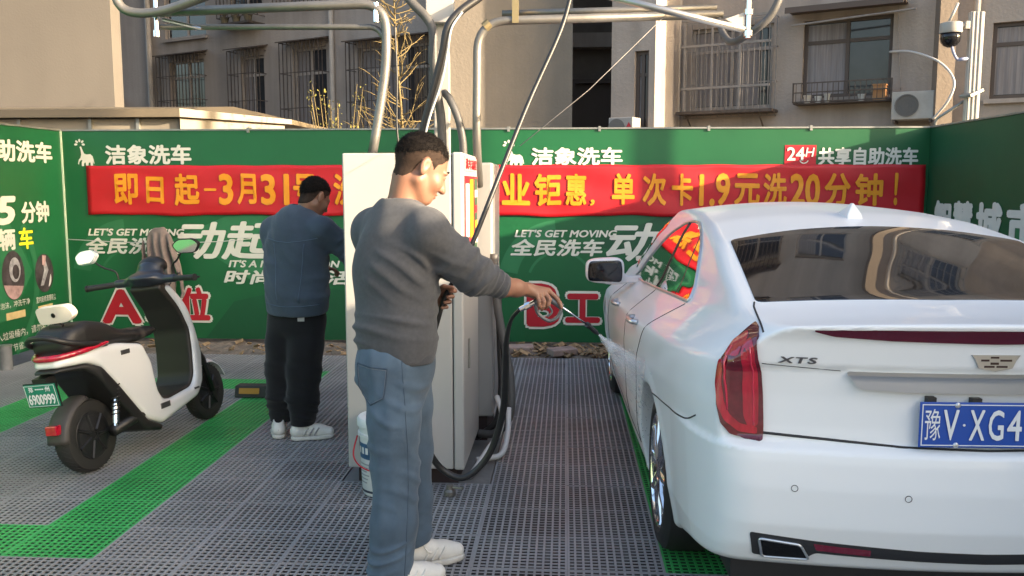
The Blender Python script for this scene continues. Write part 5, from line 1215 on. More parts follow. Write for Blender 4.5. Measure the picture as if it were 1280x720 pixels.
hair('clipped_sides', ho2, f2, u2, l2, hs2, [(-.14, -.095), (-.085, -.09), (-.06, -.075), (-.04, -.045), (-.03, -.005), (.005, .018), (.022, .0), (.028, -.012), (.034, .02), (.05, .03), (.07, .055), (.09, .07), (.12, .08)], .0016, M_fade, m2, .004, .0003, (-1.605, 5.275, 1.30), strands=6000, slen=.005, swid=.0007, lift=.6)
# denim jacket
s = SDF((-2.05, 4.95, .74), (-1.08, 5.75, 1.47), 0.005)
s.chain([(-1.640, 5.26, .78), (-1.640, 5.262, .88), (-1.64, 5.265, 1.02), (-1.632, 5.268, 1.18), (-1.622, 5.272, 1.27)], [.196, .200, .194, .194, .172], .05, (F2, .76))
s.cone(shR2*1.0+(-.03, 0, 0), shL2+(.03, 0, 0), .078, .078, .05); s.cone((-1.612, 5.272, 1.32), (-1.60, 5.275, 1.375), .088, .072, .04)
s.chain([shR2, elR2, wrR2], [.083, .070, .052], .035); s.chain([shL2, elL2, wrL2], [.083, .068, .052], .035)
s.folds(shR2, elR2, .010, .05, 2, .3, 1.3, 2, .12); s.folds(shL2, elL2, .008, .055, 2, .3, 1.2, 1, .12); s.folds((-1.64, 5.26, .80), (-1.63, 5.27, 1.15), .007, .10, 3.0, .1, .9, 2, .28, 2)
s.noise(.006, 12, seed=21); s.noise(.0028, 38, seed=22)
s.cutplane((-1.64, 5.26, .784), (0.02, 0.12, -1), .008)
s.put(lambda X, Y, Z: np.sqrt((X+1.595)**2+(Y-5.285)**2)-.064, (-1.69, 5.19, 1.345), (-1.49, 5.38, 1.47), .006, 'cut')
jk = s.build('jacket', M_denim, m2, relax=1)
M_thr = mat('denim_thread', (0.075,0.105,0.15), .9)
bk = Vector((.30, .954, 0)); sx = Vector((.954, -.30, 0)); c0 = Vector((-1.645, 5.1, 0))
for pts in ([(-.165, 1.235), (-.08, 1.222), (0, 1.215), (.08, 1.222), (.165, 1.240)], [(-.10, 1.21), (-.085, 1.05), (-.07, .86)], [(.10, 1.21), (.085, 1.05), (.07, .86)], [(-.19, .845), (-.08, .835), (0, .833), (.08, .836), (.19, .848)]):
    q = on_mesh(jk, [c0+sx*a+Vector((0, 0, b)) for a, b in resample(pts, .015, False)], bk, .0012)
    if len(q) > 3: mb = MB(); mb.tube(q, .0026, 5); mb.build('seam', M_thr, jk, smooth=True)
s = SDF((-1.78, 5.1, 1.32), (-1.42, 5.45, 1.48), .0042)
s.put(lambda X, Y, Z: np.maximum(np.abs(np.sqrt((X+1.598)**2+(Y-5.28)**2)-.078-(1.40-Z)*.45)-.006, np.abs(Z-1.385-.10*((X+1.598)*F2[0]+(Y-5.28)*F2[1])*-1)-.028), (-1.76, 5.12, 1.33), (-1.44, 5.44, 1.46), .004)
s.build('collar', M_denim, jk, relax=2)
# black trousers
s = SDF((-2.02, 4.95, .05), (-1.25, 5.6, .92), 0.0055)
s.chain([(-1.645, 5.262, .86), (-1.645, 5.26, .74)], [.165, .168], .04, (F2, .8))
for hp, kn, an, sd_ in (((-1.725, 5.285, .74), (-1.752, 5.285, .42), (-1.762, 5.275, .095), 1), ((-1.565, 5.235, .74), (-1.592, 5.22, .42), (-1.61, 5.19, .10), 2)):
    hp, kn, an = map(np.array, (hp, kn, an)); s.chain([hp, hp*.5+kn*.5, kn, kn*.5+an*.5, an], [.108, .106, .096, .088, .076], .03)
    s.folds(an+(0, 0, .2), an, .012, .05, 1.6, 0, .95, sd_, .13); s.folds(kn+(0, 0, .1), kn-(0, 0, .1), .008, .06, 2, 0, 1, sd_, .13)
s.noise(.008, 11, seed=31, stretch=(1, 1, .7)); s.noise(.004, 28, seed=32, stretch=(1, 1, .5))
s.cutplane((0, 0, .092), (0, 0, -1), .006)
bp = s.build('trousers', M_bpant, m2, relax=1)
q = on_mesh(bp, [(-1.575, 5.0, .755)], (0, 1, 0)); 
if q: mb = MB(); mb.box(q[0].x-.02, q[0].x+.02, q[0].y-.004, q[0].y+.004, q[0].z-.012, q[0].z+.012); mb.build('label_tag', mat('tag_grey', (.35, .35, .35), .6), bp)
shoe((-1.745, 5.16, 0), (-.30, .95), m2, M_shoeg, .27); shoe((-1.675, 5.155, 0), (.93, .30), m2, M_shoeg, .28)
# ------------------------------------------------------------------ wash cabinets, post, pipes and hoses
M_cab = mat('cabinet_white', (0.40, 0.385, 0.365), 0.38, var=(1.6, 0.06), bump=(3, 0.08, 0.01)); M_cab2 = mat('cabinet_grey_white', (0.29, 0.285, 0.28), 0.42, var=(2, 0.08))
M_dark = mat('recess_shade', (0.03, 0.018, 0.018), 0.8)  # M_dark: dark colour stands in for the shade under the cabinets
cb = thing('wash_cabinet', 'tall white steel cabinet behind the man in grey, with a red notice on its side', 'cabinet', (-.82, 4.8, 0))
cx0, cx1, cy0, cy1 = -1.123, -.513, 4.405, 5.16
mb = MB(); mb.box(cx0, cx1-.058, cy0, cy1, .085, 1.712); mb.build('body', M_cab, cb, bevel=.008)
mb = MB(); mb.box(cx1-.053, cx1, cy0-.004, cy1, .082, 1.716); mb.build('door', M_cab, cb, bevel=.01)
mb = MB(); mb.box(cx1-.0575, cx1-.0535, cy0+.006, cy1-.01, .09, 1.70); mb.build('door_gap', M_gap, cb)
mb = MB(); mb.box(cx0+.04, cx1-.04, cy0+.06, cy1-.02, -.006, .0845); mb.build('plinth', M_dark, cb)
PS = lambda a, b, o: (cx1+o, a, b)
mb = MB(); mb.box(cx1+.0005, cx1+.004, 4.47, 5.10, 1.245, 1.60); mb.build('red_notice', M_redp, cb)
mb = MB(); mb.box(cx1+.0005, cx1+.004, 4.47, 5.06, 1.625, 1.70); mb.build('small_notice', mat('notice_pale', (.62, .30, .30), .5, var=(30, .3)), cb)
lettering('洗车流程', 4.50, 5.03, 1.635, 1.69, PS, M_redp, cb, .0055, .02)
mb = MB(); mb.box(cx1+.0042, cx1+.006, 4.70, 4.86, 1.27, 1.585); mb.build('gold_strip', M_gold, cb)
mb = MB(); mb.box(cx1+.0042, cx1+.006, 4.92, 5.07, 1.02, 1.59); mb.build('menu_strip', mat('menu_dark', (.02, .07, .03), .4, var=(14, .8)), cb)
for k in range(6):
    mb = MB(); mb.box(cx1+.0062, cx1+.0078, 4.93, 5.06, 1.06+k*.085, 1.10+k*.085); mb.build('menu_line', (M_gold, M_redp, M_cream)[k % 3], cb)
mb = MB(); mb.box(cx1+.0042, cx1+.006, 4.50, 4.66, 1.28, 1.56); mb.build('paper', M_cream, cb)
mb = MB(); mb.box(cx1+.001, cx1+.010, 4.60, 4.63, .58, .74); mb.build('handle', M_rail, cb, bevel=.003)
c2 = thing('hose_cabinet', 'second pale cabinet standing directly behind the tall white one, hoses at its foot', 'cabinet', (-.75, 5.55, 0))
mb = MB(); mb.box(-1.02, -.432, 5.22, 5.78, .15, 1.685); mb.build('body', M_cab2, c2, bevel=.012)
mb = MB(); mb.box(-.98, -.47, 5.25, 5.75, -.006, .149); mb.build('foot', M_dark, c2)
mb = MB(); mb.box(-.431, -.428, 5.30, 5.70, .2, 1.62); mb.build('side_panel', M_cab2, c2, bevel=.001)
rs = thing('notice_board', 'red board with its top edge showing behind the left side of the white cabinet', 'sign', (-1.2, 5.5, 0))
mb = MB(); mb.box(-1.31, -1.03, 5.48, 5.51, .9, 1.752); mb.build('panel', M_redp, rs, bevel=.003)
mb = MB(); mb.box(-1.19, -1.15, 5.515, 5.55, -.006, 1.70); mb.build('stand', M_rail, rs)
po = thing('gantry_post', 'square white steel post rising behind the cabinet out of the top of the picture', 'post', (-.72, 5.2, 0))
mb = MB(); mb.box(-.768, -.676, 5.165, 5.215, 1.72, 4.2); mb.build('post', M_cab, po, bevel=.006)
mb = MB(); mb.box(-.80, -.64, 5.10, 5.16, 2.47, 2.75); mb.build('junction_box', M_cab, po, bevel=.006)
mb = MB(); mb.box(-.80, -.645, 5.16, 5.22, 1.713, 1.7195); mb.build('base_plate', M_rail, po)

g1 = thing('spray_gantry', 'bent grey steel pipes reaching left from the cabinet over the left bay', 'gantry', (-1.1, 5, 1.7))
mb = MB(); mb.tube(round_path([(-1.10, 5.0, 1.713), (-1.055, 5, 1.95), (-1.005, 5, 2.24), (-1.008, 5, 2.56), (-2.30, 5, 2.525)], .16, 9), .027, 14); mb.build('main_pipe', M_steel, g1, smooth=True)
mb = MB(); mb.tube(round_path([(-1.004, 5.01, 2.34), (-1.06, 5.03, 2.436), (-2.32, 5.05, 2.452)], .10), .0165, 12); mb.build('lower_pipe', M_steel, g1, smooth=True)
mb = MB(); mb.tube(spline([(-1.55, 4.7, 2.66), (-1.95, 4.85, 2.585), (-2.25, 4.95, 2.525), (-2.45, 5.0, 2.525), (-2.54, 5.0, 2.58), (-2.56, 5.0, 2.72)], 8), .026, 12); mb.build('swing_arm', M_steel, g1, smooth=True)
mb = MB()
mb.tube([(-2.335, 5.03, 2.41), (-2.335, 5.03, 2.72)], .013, 10); mb.tube([(-2.335, 5.03, 2.395), (-2.335, 5.03, 2.43)], .02, 10); mb.tube([(-2.335, 5.03, 2.50), (-2.335, 5.03, 2.53)], .02, 10); mb.tube([(-2.30, 5.03, 2.49), (-2.08, 5.04, 2.44)], .012, 8)
mb.build('coupling', M_chrome, g1, smooth='auto')
mb = MB(); mb.tube([(-1.06, 4.99, 2.455), (-1.06, 4.99, 2.56)], .016, 10); mb.build('coupling', M_chrome, g1, smooth='auto')
g2 = thing('spray_gantry', 'bent grey steel pipes reaching right from the hose cabinet towards the white car', 'gantry', (-.5, 5, 1.7))
mb = MB(); mb.tube(round_path([(-.507, 5.19, 1.55), (-.503, 5.0, 1.80), (-.494, 5, 2.455), (.85, 5, 2.478)], .17, 9), .024, 14); mb.build('main_pipe', M_steel, g2, smooth=True)
mb = MB(); mb.tube([(-.36, 5.035, 2.502), (.82, 5.03, 2.518)], .019, 12); mb.build('upper_pipe', M_steel, g2, smooth=True)
mb = MB(); mb.tube([(.14, 4.0, 2.385), (.775, 4.0, 2.226)], .0155, 12); mb.tube([(.40, 4.05, 2.40), (.82, 4.03, 2.43)], .013, 10); mb.build('boom_arm', mat('bright_pipe', (.42, .41, .40), .35, .8), g2, smooth=True)
mb = MB(); mb.tube([(.79, 4.0, 2.19), (.79, 4.0, 2.55)], .0125, 10)
for z in (2.21, 2.30): mb.tube([(.79, 4.0, z-.012), (.79, 4.0, z+.012)], .02, 10)
mb.build('hinge_rod', M_chrome, g2, smooth='auto')
mb = MB(); mb.prism([(.69, 2.272), (.775, 2.30), (.775, 2.225)], lambda a, b, d: (a, 4.0+d, b), -.004, .004); mb.build('gusset', M_cab, g2)
mb = MB(); mb.box(-.30, -.265, 4.97, 5.0, 2.44, 2.58); mb.build('clamp', mat('brass_clamp', (.30, .24, .13), .5, .7), g2)
mb = MB(); mb.tube([(-.455, 5, 2.42), (-.425, 5, 2.445)], .031, 12); mb.build('clamp', MATS['brass_clamp'], g2)
M_hose = mat('black_hose', (.020, .0195, .02), .42, bump=(200, .2, .002), spec=.5); M_hoseg = mat('grey_hose', (.085, .082, .08), .5, var=(9, .2))
def hose(name, pts, r_, m, label, n=8, cat='hose'):
    mb = MB(); mb.tube(spline(pts, n), r_, 12); o = mb.build(name, m, smooth=True); tag(o, label, cat); return o
hose('hose', [(-.84, 5.02, 1.71), (-.80, 5.0, 1.88), (-.735, 4.98, 2.10), (-.685, 4.97, 2.28), (-.655, 4.97, 2.42), (-.59, 5.0, 2.51), (-.48, 5.05, 2.60), (-.35, 5.1, 2.72)], .024, M_hose, 'thick black hose curving up in front of the white post')
hose('cable', [(-.82, 4.99, 1.71), (-.765, 4.965, 1.92), (-.69, 4.945, 2.12), (-.655, 4.94, 2.28), (-.632, 4.945, 2.41), (-.575, 4.97, 2.50)], .006, mat('pale_cable', (.5, .49, .47), .5), 'thin pale cable strapped along the thick black hose at the post', cat='cable')
hose('hose', [(-.98, 5.1, 2.72), (-.88, 5.08, 2.585), (-.79, 5.06, 2.49), (-.752, 5.05, 2.41), (-.748, 5.05, 2.25), (-.735, 5.06, 2.09), (-.715, 5.09, 1.93), (-.71, 5.10, 1.72)], .026, M_hoseg, 'dark grey hose arching down to the left of the white post')
hose('hose', [(-.70, 5.12, 2.08), (-.655, 5.04, 2.03), (-.61, 5.02, 1.93), (-.585, 5.02, 1.82), (-.58, 5.03, 1.715)], .022, M_hoseg, 'short grey hose bending down at the right of the white post')
hose('cable', [(-.94, 5.0, 1.71), (-.955, 5.0, 1.90), (-.95, 5.0, 2.15), (-.962, 5.02, 2.45)], .006, M_hose, 'thin black cable rising from the cabinet top left of the head', cat='cable')
hose('hose', [(.83, 5.0, 2.45), (.80, 4.7, 2.33), (.78, 4.3, 2.22), (.83, 4.1, 2.235), (.90, 4.05, 2.30), (.94, 4.05, 2.42), (.93, 4.1, 2.6)], .017, M_hoseg, 'grey hose looping under the hinge of the boom arm')
GH = [(.022, 4.0, 2.40), (-.029, 3.95, 2.216), (-.164, 3.85, 1.899), (-.291, 3.70, 1.557), (-.385, 3.622, 1.310), (-.452, 3.620, 1.177), (-.500, 3.622, 1.086), (-.535, 3.622, .974), (-.60, 3.70, .78), (-.672, 3.90, .56), (-.69, 4.03, .44), (-.655, 4.06, .31), (-.59, 4.10, .19), (-.48, 4.10, .148), (-.364, 4.10, .257), (-.292, 4.05, .469), (-.266, 3.90, .694), (-.252, 3.75, .868), (-.226, 3.645, .985), (-.187, 3.602, 1.040)]
P_ = spline(GH, 10); rr_ = [.0105+.006*min(1, max(0, (i/len(P_)-.42)/.1)) for i in range(len(P_))]; rr_ = [r_ if i < len(P_)*.86 else r_-(.0085)*min(1, (i/len(P_)-.86)/.08) for i, r_ in enumerate(rr_)]
mb = MB(); mb.tube(P_, rr_, 12); tag(mb.build('hose', M_hose, smooth=True), 'long black pressure hose held in the left hand, looping down to the spray lance', 'hose')
mb = MB(); mb.tube([(.45, 4.02, 2.31), (.10, 3.97, 1.97), (-.20, 3.86, 1.72)], .0018, 6); tag(mb.build('wire', M_barw, smooth=True), 'thin pale wire slanting down from the boom arm beside the black hose', 'wire')
hose('hose', [(-.42, 5.17, 1.15), (-.40, 5.16, .847), (-.355, 5.15, .605), (-.318, 5.12, .41), (-.32, 5.08, .20), (-.40, 5.05, .10), (-.5, 5.1, .08)], .024, M_hoseg, 'thick grey hose hanging in a bend beside the hose cabinet')
hose('hose', [(-.40, 5.2, .95), (-.385, 5.18, .6), (-.375, 5.15, .35), (-.40, 5.1, .16), (-.52, 5.12, .05)], .02, M_hose, 'black hose hanging straight down along the edge of the hose cabinet')
hose('pipe', [(-.50, 4.50, .016), (-.47, 4.56, .045), (-.42, 4.70, .10), (-.37, 4.85, .15), (-.36, 5.0, .22), (-.40, 5.12, .30)], .016, mat('pvc_white', (.55, .54, .53), .4), 'white plastic pipe curving up from the cabinet foot to the grey hose', cat='pipe')
hose('pipe', [(-.49, 4.78, .02), (-.42, 4.80, .025), (-.35, 4.84, .04), (-.325, 4.95, .12), (-.325, 5.05, .25)], .016, MATS['pvc_white'], 'white plastic pipe lying flat on the slab then bending upright', cat='pipe')
mb = MB(); mb.lathe([(.0, 0), (.03, 0), (.03, .02), (.018, .03), (.018, .05), (0, .05)], Matrix.Translation((-.57, 4.25, .006)), 18); mb.tube([(-.57, 4.25, .045), (-.50, 4.22, .05)], .007, 8)
tag(mb.build('hose_valve', M_steel, smooth='auto'), 'small metal valve lying on the grating under the hose loop', 'valve')

# pole added outside the frame to cast the shadow stripe on the banner
sp_ = thing('shadow_pole', 'unseen round grey pole added beyond the right hoarding to cast a shadow stripe', 'pole', (6.2, 6.29, 0))
mb = MB(); mb.tube([(6.2, 6.29, 0), (6.2, 6.29, 7.0)], [.085, .07], 20); mb.build('shaft', M_rail, sp_, smooth='auto')
mb = MB(); mb.tube([(6.2, 6.29, 0), (6.2, 6.29, .06)], .16, 20); mb.build('foot', M_rail, sp_, smooth='auto')
# ------------------------------------------------------------------ spray lance and water
gn = thing('spray_lance', 'grey trigger gun with a thin bright lance and black nozzle pointing at the car', 'spray lance', GP['palm'])
M_gun = mat('gun_grey', (.16, .16, .165), .4, .3, var=(20, .2))
mb = MB(); V_ = lambda k: Vector(GP[k])
mb.tube(spline([V_('cpl2')+Vector((.0, 0, 0)), V_('gb1'), V_('gb2')], 8), [.013]*8+[.014]*9, 12)
mb.tube(spline([V_('cpl2')+Vector((.003, 0, -.006)), V_('gd1'), V_('gd2'), V_('gd3'), V_('gb2')+Vector((-.004, 0, -.01))], 8), .0075, 10)
mb.build('grip', M_gun, gn, smooth=True)
mb = MB(); mb.tube(spline([V_('tr1'), V_('tr2'), V_('tr3')], 8), .0045, 10); mb.build('trigger', M_gun, gn, smooth=True)
mb = MB(); mb.tube([V_('cpl'), V_('cpl').lerp(V_('cpl2'), .35)], .011, 10); mb.tube([V_('cpl').lerp(V_('cpl2'), .36), V_('cpl').lerp(V_('cpl2'), .7)], .014, 6); mb.tube([V_('cpl').lerp(V_('cpl2'), .71), V_('cpl2')], .011, 10); mb.build('coupling', M_chrome, gn, smooth='auto')
ld = (V_('ln1')-V_('gb2')).normalized()
mb = MB(); mb.tube([V_('gb2')-ld*.01, V_('ln1')], .0042, 10); mb.build('lance', M_chrome, gn, smooth=True)
mb = MB(); mb.tube([V_('ln1')-ld*.004, V_('ln1')+ld*.012], .013, 10); mb.tube([V_('ln1')+ld*.013, V_('nz')-ld*.012], .0105, 10); mb.tube([V_('nz')-ld*.0115, V_('nz')], .0075, 10); mb.build('nozzle', M_black, gn, smooth='auto')
N0 = V_('nz'); tgt = Vector((.395, 3.80, .66)); sd = (tgt-N0).normalized(); su = sd.cross(Vector((0, 0, 1))).normalized(); sv = su.cross(sd)
wm = bpy.data.materials.new('water_mist'); wm.use_nodes = True; t = wm.node_tree; bs = t.nodes['Principled BSDF']
bs.inputs['Base Color'].default_value = (.9, .91, .93, 1); bs.inputs['Roughness'].default_value = .9; bs.inputs['Specular IOR Level'].default_value = .1
co = t.nodes.new('ShaderNodeTexCoord'); nz_ = t.nodes.new('ShaderNodeTexNoise'); nz_.inputs['Scale'].default_value = 14; nz_.inputs['Detail'].default_value = 2
mr = t.nodes.new('ShaderNodeMapRange'); mr.inputs[1].default_value = .3; mr.inputs[2].default_value = .75; mr.inputs[3].default_value = .08; mr.inputs[4].default_value = .30
t.links.new(co.outputs['Object'], nz_.inputs[0]); t.links.new(nz_.outputs[0], mr.inputs[0]); ln_ = t.nodes.new('ShaderNodeVectorMath'); ln_.operation = 'LENGTH'; t.links.new(co.outputs['Object'], ln_.inputs[0])
fo = t.nodes.new('ShaderNodeMapRange'); fo.inputs[1].default_value = 0.0; fo.inputs[2].default_value = (tgt-N0).length; fo.inputs[3].default_value = 1.2; fo.inputs[4].default_value = 0.12
t.links.new(ln_.outputs['Value'], fo.inputs[0])
mu = t.nodes.new('ShaderNodeMath'); mu.operation = 'MULTIPLY'; t.links.new(fo.outputs[0], mu.inputs[0]); t.links.new(mr.outputs[0], mu.inputs[1]); t.links.new(mu.outputs[0], bs.inputs['Alpha'])
n = 28; L = (tgt-N0).length+.02
sp = thing('water_spray', 'white fan of water spraying from the black nozzle onto the car door', 'water spray', N0)
mb = MB()
for k_ in (.25, .5, .75, 1.0):
    rings = [N0+sd*(L*q)+(su*math.cos(a)*(.002+.04*q)+sv*math.sin(a)*(.002+.10*q))*k_ for q in (0, .2, .4, .6, .8, 1) for a in [2*math.pi*i/n for i in range(n)]]
    mb.add(rings, [(i*n+j, i*n+(j+1) % n, (i+1)*n+(j+1) % n, (i+1)*n+j) for i in range(5) for j in range(n)])
mb.build('mist', wm, sp, smooth=True)
mb = MB(); rg = random.Random(4); dm = mat('water_drop', (.85, .88, .9), .05, trans=.6)
def drop(p, r_, st):
    a, b = p-st, p+st; mb.tube([a, p, b], [r_*.3, r_, r_*.3], 5)
for q in range(220):
    f = rg.random()**.8; a = rg.uniform(0, 6.283); e = rg.random()**.6
    p = N0+sd*(L*f)+(su*math.cos(a)*(.003+.045*f)+sv*math.sin(a)*(.003+.13*f))*e; drop(p, rg.uniform(.0008, .0017), (p-N0+sd*.02).normalized()*rg.uniform(.003, .012))
for q in range(70):
    p = tgt+Vector((-abs(rg.gauss(0, .05))-.02, rg.gauss(0, .16), rg.gauss(-.05, .15))); drop(p, rg.uniform(.0006, .0014), Vector((rg.gauss(0, .003), rg.gauss(0, .003), -.003)))
mb.build('droplets', dm, sp, smooth=True)['kind'] = 'stuff'

# ------------------------------------------------------------------ electric scooter
sc = thing('electric_scooter', 'white electric scooter with a black seat and green plate leaning on its stand', 'scooter', (-2.574, 4.52, 0)); sc.rotation_euler = (R(-7), 0, R(80))
M_sw = mat('scooter_white', (.66, .67, .68), .25, coat=.8); M_sb = mat('scooter_black', (.014, .013, .013), .42, bump=(400, .15, .001)); M_liner = mat('scooter_liner', (.022, .018, .015), .55, bump=(200, .2, .001)); M_seat = mat('seat_vinyl', (.013, .012, .012), .48, bump=(160, .25, .002))
def poly_sd(poly):
    P = np.array(poly)
    def f(x, y):
        d = np.full(x.shape, 1e9, np.float32); s = np.ones(x.shape, np.float32); n = len(P); j = n-1
        for i in range(n):
            ex, ey = P[j]-P[i]; wx, wy = x-P[i][0], y-P[i][1]
            t = np.clip((wx*ex+wy*ey)/(ex*ex+ey*ey), 0, 1); bx, by = wx-ex*t, wy-ey*t
            d = np.minimum(d, bx*bx+by*by)
            c1 = y >= P[i][1]; c2 = y < P[j][1]; c3 = ex*wy > ey*wx
            s = np.where((c1 & c2 & c3) | (~c1 & ~c2 & ~c3), -s, s); j = i
        return s*np.sqrt(d)
    return f
def slab(poly, wfun, k, h, lo, hi, name, m, par, disp=None, relax=1):
    """rounded solid: outline poly in the x-z plane, half width wfun(x, z)"""
    s = SDF(lo, hi, h); f = poly_sd(poly)
    s.put(lambda X, Y, Z: smax(f(X, Z), np.abs(Y)-wfun(X, Z), k), lo, hi, 0)
    if disp: disp(s)
    return s.build(name, m, par, world=False, relax=relax)
sm = lambda poly, r_=.03: [tuple(p) for p in rounded(poly, r_, 4)]
wb = lambda X, Z: .155-.085*np.clip((.02-X)/.24, 0, 1)**1.6-.05*np.clip((X-.80)/.25, 0, 1)**1.5-.03*np.clip((Z-.75)/.2, 0, 1)
white = sm([(-.205, .650), (-.12, .664), (.02, .672), (.19, .670), (.385, .632), (.445, .51), (.462, .335), (.50, .278), (.57, .262), (.80, .287), (.848, .35), (.868, .50), (.872, .64), (.80, .80), (.705, .925), (.755, .945), (.86, .82), (.945, .63), (.985, .48), (.94, .29), (.85, .215), (.46, .135), (.33, .195), (.13, .44), (.02, .565), (-.05, .60), (-.215, .604)])
slab(white, wb, .035, .006, (-.40, -.19, .08), (1.04, .19, 1.0), 'body_shell', M_sw, sc)
lin = sm([(.33, .655), (.40, .64), (.463, .51), (.478, .345), (.51, .293), (.57, .279), (.79, .303), (.832, .36), (.851, .50), (.855, .635), (.785, .785), (.66, .93), (.71, .965), (.80, .90), (.90, .62), (.90, .32), (.80, .25), (.5, .24), (.43, .3), (.40, .5), (.33, .6)], .025)
slab(lin, lambda X, Z: .128-.02*np.clip((Z-.75)/.2, 0, 1)+0*X, .02, .006, (.28, -.16, .2), (.95, .16, 1.0), 'leg_shield', M_liner, sc)
seat = sm([(-.165, .668), (-.18, .73), (-.125, .805), (.0, .828), (.13, .80), (.25, .742), (.40, .716), (.58, .715), (.635, .69), (.60, .655), (.42, .640), (.2, .665)], .04)
slab(seat, lambda X, Z: .140-.05*np.clip((X-.35)/.3, 0, 1)-.03*np.clip((-.05-X)/.15, 0, 1), .06, .006, (-.28, -.18, .6), (.7, .18, .85), 'seat', M_seat, sc)
slab(sm([(-.205, .603), (-.05, .601), (.03, .565), (.14, .44), (.335, .192), (.46, .13), (.44, .10), (.30, .14), (.09, .38), (-.01, .52), (-.07, .568), (-.235, .582)], .015), lambda X, Z: .152-.08*np.clip((.02-X)/.24, 0, 1), .02, .006, (-.42, -.18, .06), (.5, .18, .65), 'lower_trim', M_sb, sc)
slab(sm([(.0, .58), (.10, .43), (.33, .20), (.46, .16), (.62, .22), (.50, .30), (.40, .56), (.2, .64)], .02), lambda X, Z: .10+0*X, .02, .008, (-.05, -.14, .1), (.7, .14, .7), 'motor_cover', M_sb, sc)
mb = MB(); mb.tube([(.06, -.125, .20), (.30, -.12, .23), (.44, -.11, .25)], [.032, .028, .03], 10); mb.tube([(.06, .125, .20), (.30, .12, .23), (.44, .11, .25)], [.032, .028, .03], 10); mb.build('swing_arm', M_sb, sc, smooth=True, world=False)
for sg in (-1, 1):
    mb = MB(); mb.tube([(.07, sg*.135, .22), (.13, sg*.13, .46)], .011, 8); mb.tube([(.075, sg*.135, .24), (.10, sg*.132, .34)], .02, 12); sh_ = mb.build('shock_absorber', M_chrome, sc, smooth='auto', world=False)
    mb = MB(); a, b = Vector((.085, sg*.134, .28)), Vector((.128, sg*.130, .45)); mb.tube([a.lerp(b, i/90)+Vector((math.cos(i*.56), math.sin(i*.56), 0))*.021 for i in range(91)], .0045, 5); mb.build('spring', M_sb, sh_, smooth=True, world=False)
def swheel(x, z, r_, w, nm='wheel'):
    w_ = thing(nm, None, None); w_.parent = sc; w_.location = (x, 0, z)
    ax = Matrix.Rotation(R(90), 4, 'X')
    mb = MB(); pr = [(r_*.66, -w*.42), (r_*.80, -w*.5), (r_*.93, -w*.42), (r_*.985, -w*.22), (r_, 0), (r_*.985, w*.22), (r_*.93, w*.42), (r_*.80, w*.5), (r_*.66, w*.42)]; mb.lathe(pr, ax, 48)
    for k in range(40):
        a = 2*math.pi*k/40
        for q in (-1, 1): mb.tube([((r_*.997)*math.cos(a), q*.004, (r_*.997)*math.sin(a)), ((r_*.975)*math.cos(a+.10), q*w*.36, (r_*.975)*math.sin(a+.10))], .0022, 4)
    mb.build('tyre', M_rubber, w_, smooth='auto', world=False)
    mb = MB(); mb.lathe([(r_*.655, -w*.43), (r_*.64, -w*.45), (r_*.56, -w*.40), (r_*.5, -w*.44), (.02, -w*.50), (.02, w*.50), (r_*.5, w*.44), (r_*.56, w*.40), (r_*.64, w*.45), (r_*.655, w*.43)], ax, 40)
    for k in range(7):
        a = 2*math.pi*k/7; mb.tube([(.03*math.cos(a), -w*.51, .03*math.sin(a)), (r_*.62*math.cos(a), -w*.46, r_*.62*math.sin(a))], .010, 6)
    mb.build('rim', mat('dark_hub', (.03, .03, .032), .45, .5), w_, smooth='auto', world=False)
swheel(.0, .20, .20, .105); swheel(1.12, .188, .188, .085)
mb = MB()
for sg in (-1, 1): mb.tube([(1.12, sg*.065, .19), (1.06, sg*.065, .42), (.93, sg*.05, .62)], .019, 10)
mb.tube([(.95, 0, .56), (.76, 0, .96)], .03, 12); mb.build('fork', M_sb, sc, smooth=True, world=False)
def fender(xc, zc, r_, a0, a1, hw, m, nm):
    mb = MB(); n = 16; V = []
    for i in range(n+1):
        a = R(a0+(a1-a0)*i/n)
        for j in range(7):
            b = (j-3)/3; rr2 = r_-.022*b*b*b*b; V.append((xc+rr2*math.cos(a), hw*b, zc+rr2*math.sin(a)))
    mb.add(V, [(i*7+j, i*7+j+1, (i+1)*7+j+1, (i+1)*7+j) for i in range(n) for j in range(6)])
    o = mb.build(nm, m, sc, smooth=True, world=False); q = o.modifiers.new('t', 'SOLIDIFY'); q.thickness = .006; return o
fender(1.12, .188, .215, 20, 150, .06, M_sw, 'front_fender')
fender(0, .20, .228, 95, 178, .07, mat('rear_mudguard', (.045, .04, .037), .6), 'rear_mudguard')
mb = MB(); mb.box(-.246, -.205, -.035, .035, .262, .312); mb.build('reflector', M_lampr, sc, world=False, bevel=.005)
mb = MB(); mb.tube(spline([(.10, -.155, .690), (-.01, -.152, .680), (-.12, -.122, .668), (-.195, -.065, .66), (-.212, 0, .66), (-.195, .065, .66), (-.12, .122, .668), (-.01, .152, .680), (.10, .155, .690)], 6), [.004+.014*math.sin(math.pi*i/48)**.5 for i in range(49)], 10); mb.build('tail_lamp', M_lampr, sc, smooth=True, world=False)
mb = MB(); mb.tube(spline([(.10, -.135, .68), (-.04, -.150, .70), (-.17, -.115, .735), (-.225, -.05, .77), (-.225, .05, .77), (-.17, .115, .735), (-.04, .15, .70), (.10, .135, .68)], 6), .0155, 10); mb.build('grab_rail', M_sb, sc, smooth=True, world=False)
br = Matrix.Translation((-.085, -.01, .880)) @ Matrix.Diagonal((1, .92, .95, 1)) @ Matrix.Rotation(R(-12), 4, 'Y')
mb = MB(); mb.prism(sm([(-.115, .045), (.10, .050), (.135, -.005), (.09, -.045), (-.11, -.052)], .03), lambda a, b, d: tuple(br @ Vector((d, -a, b))), -.022, .022); bk_ = mb.build('backrest', mat('backrest_cream', (.66, .60, .52), .45), sc, world=False, bevel=.012)
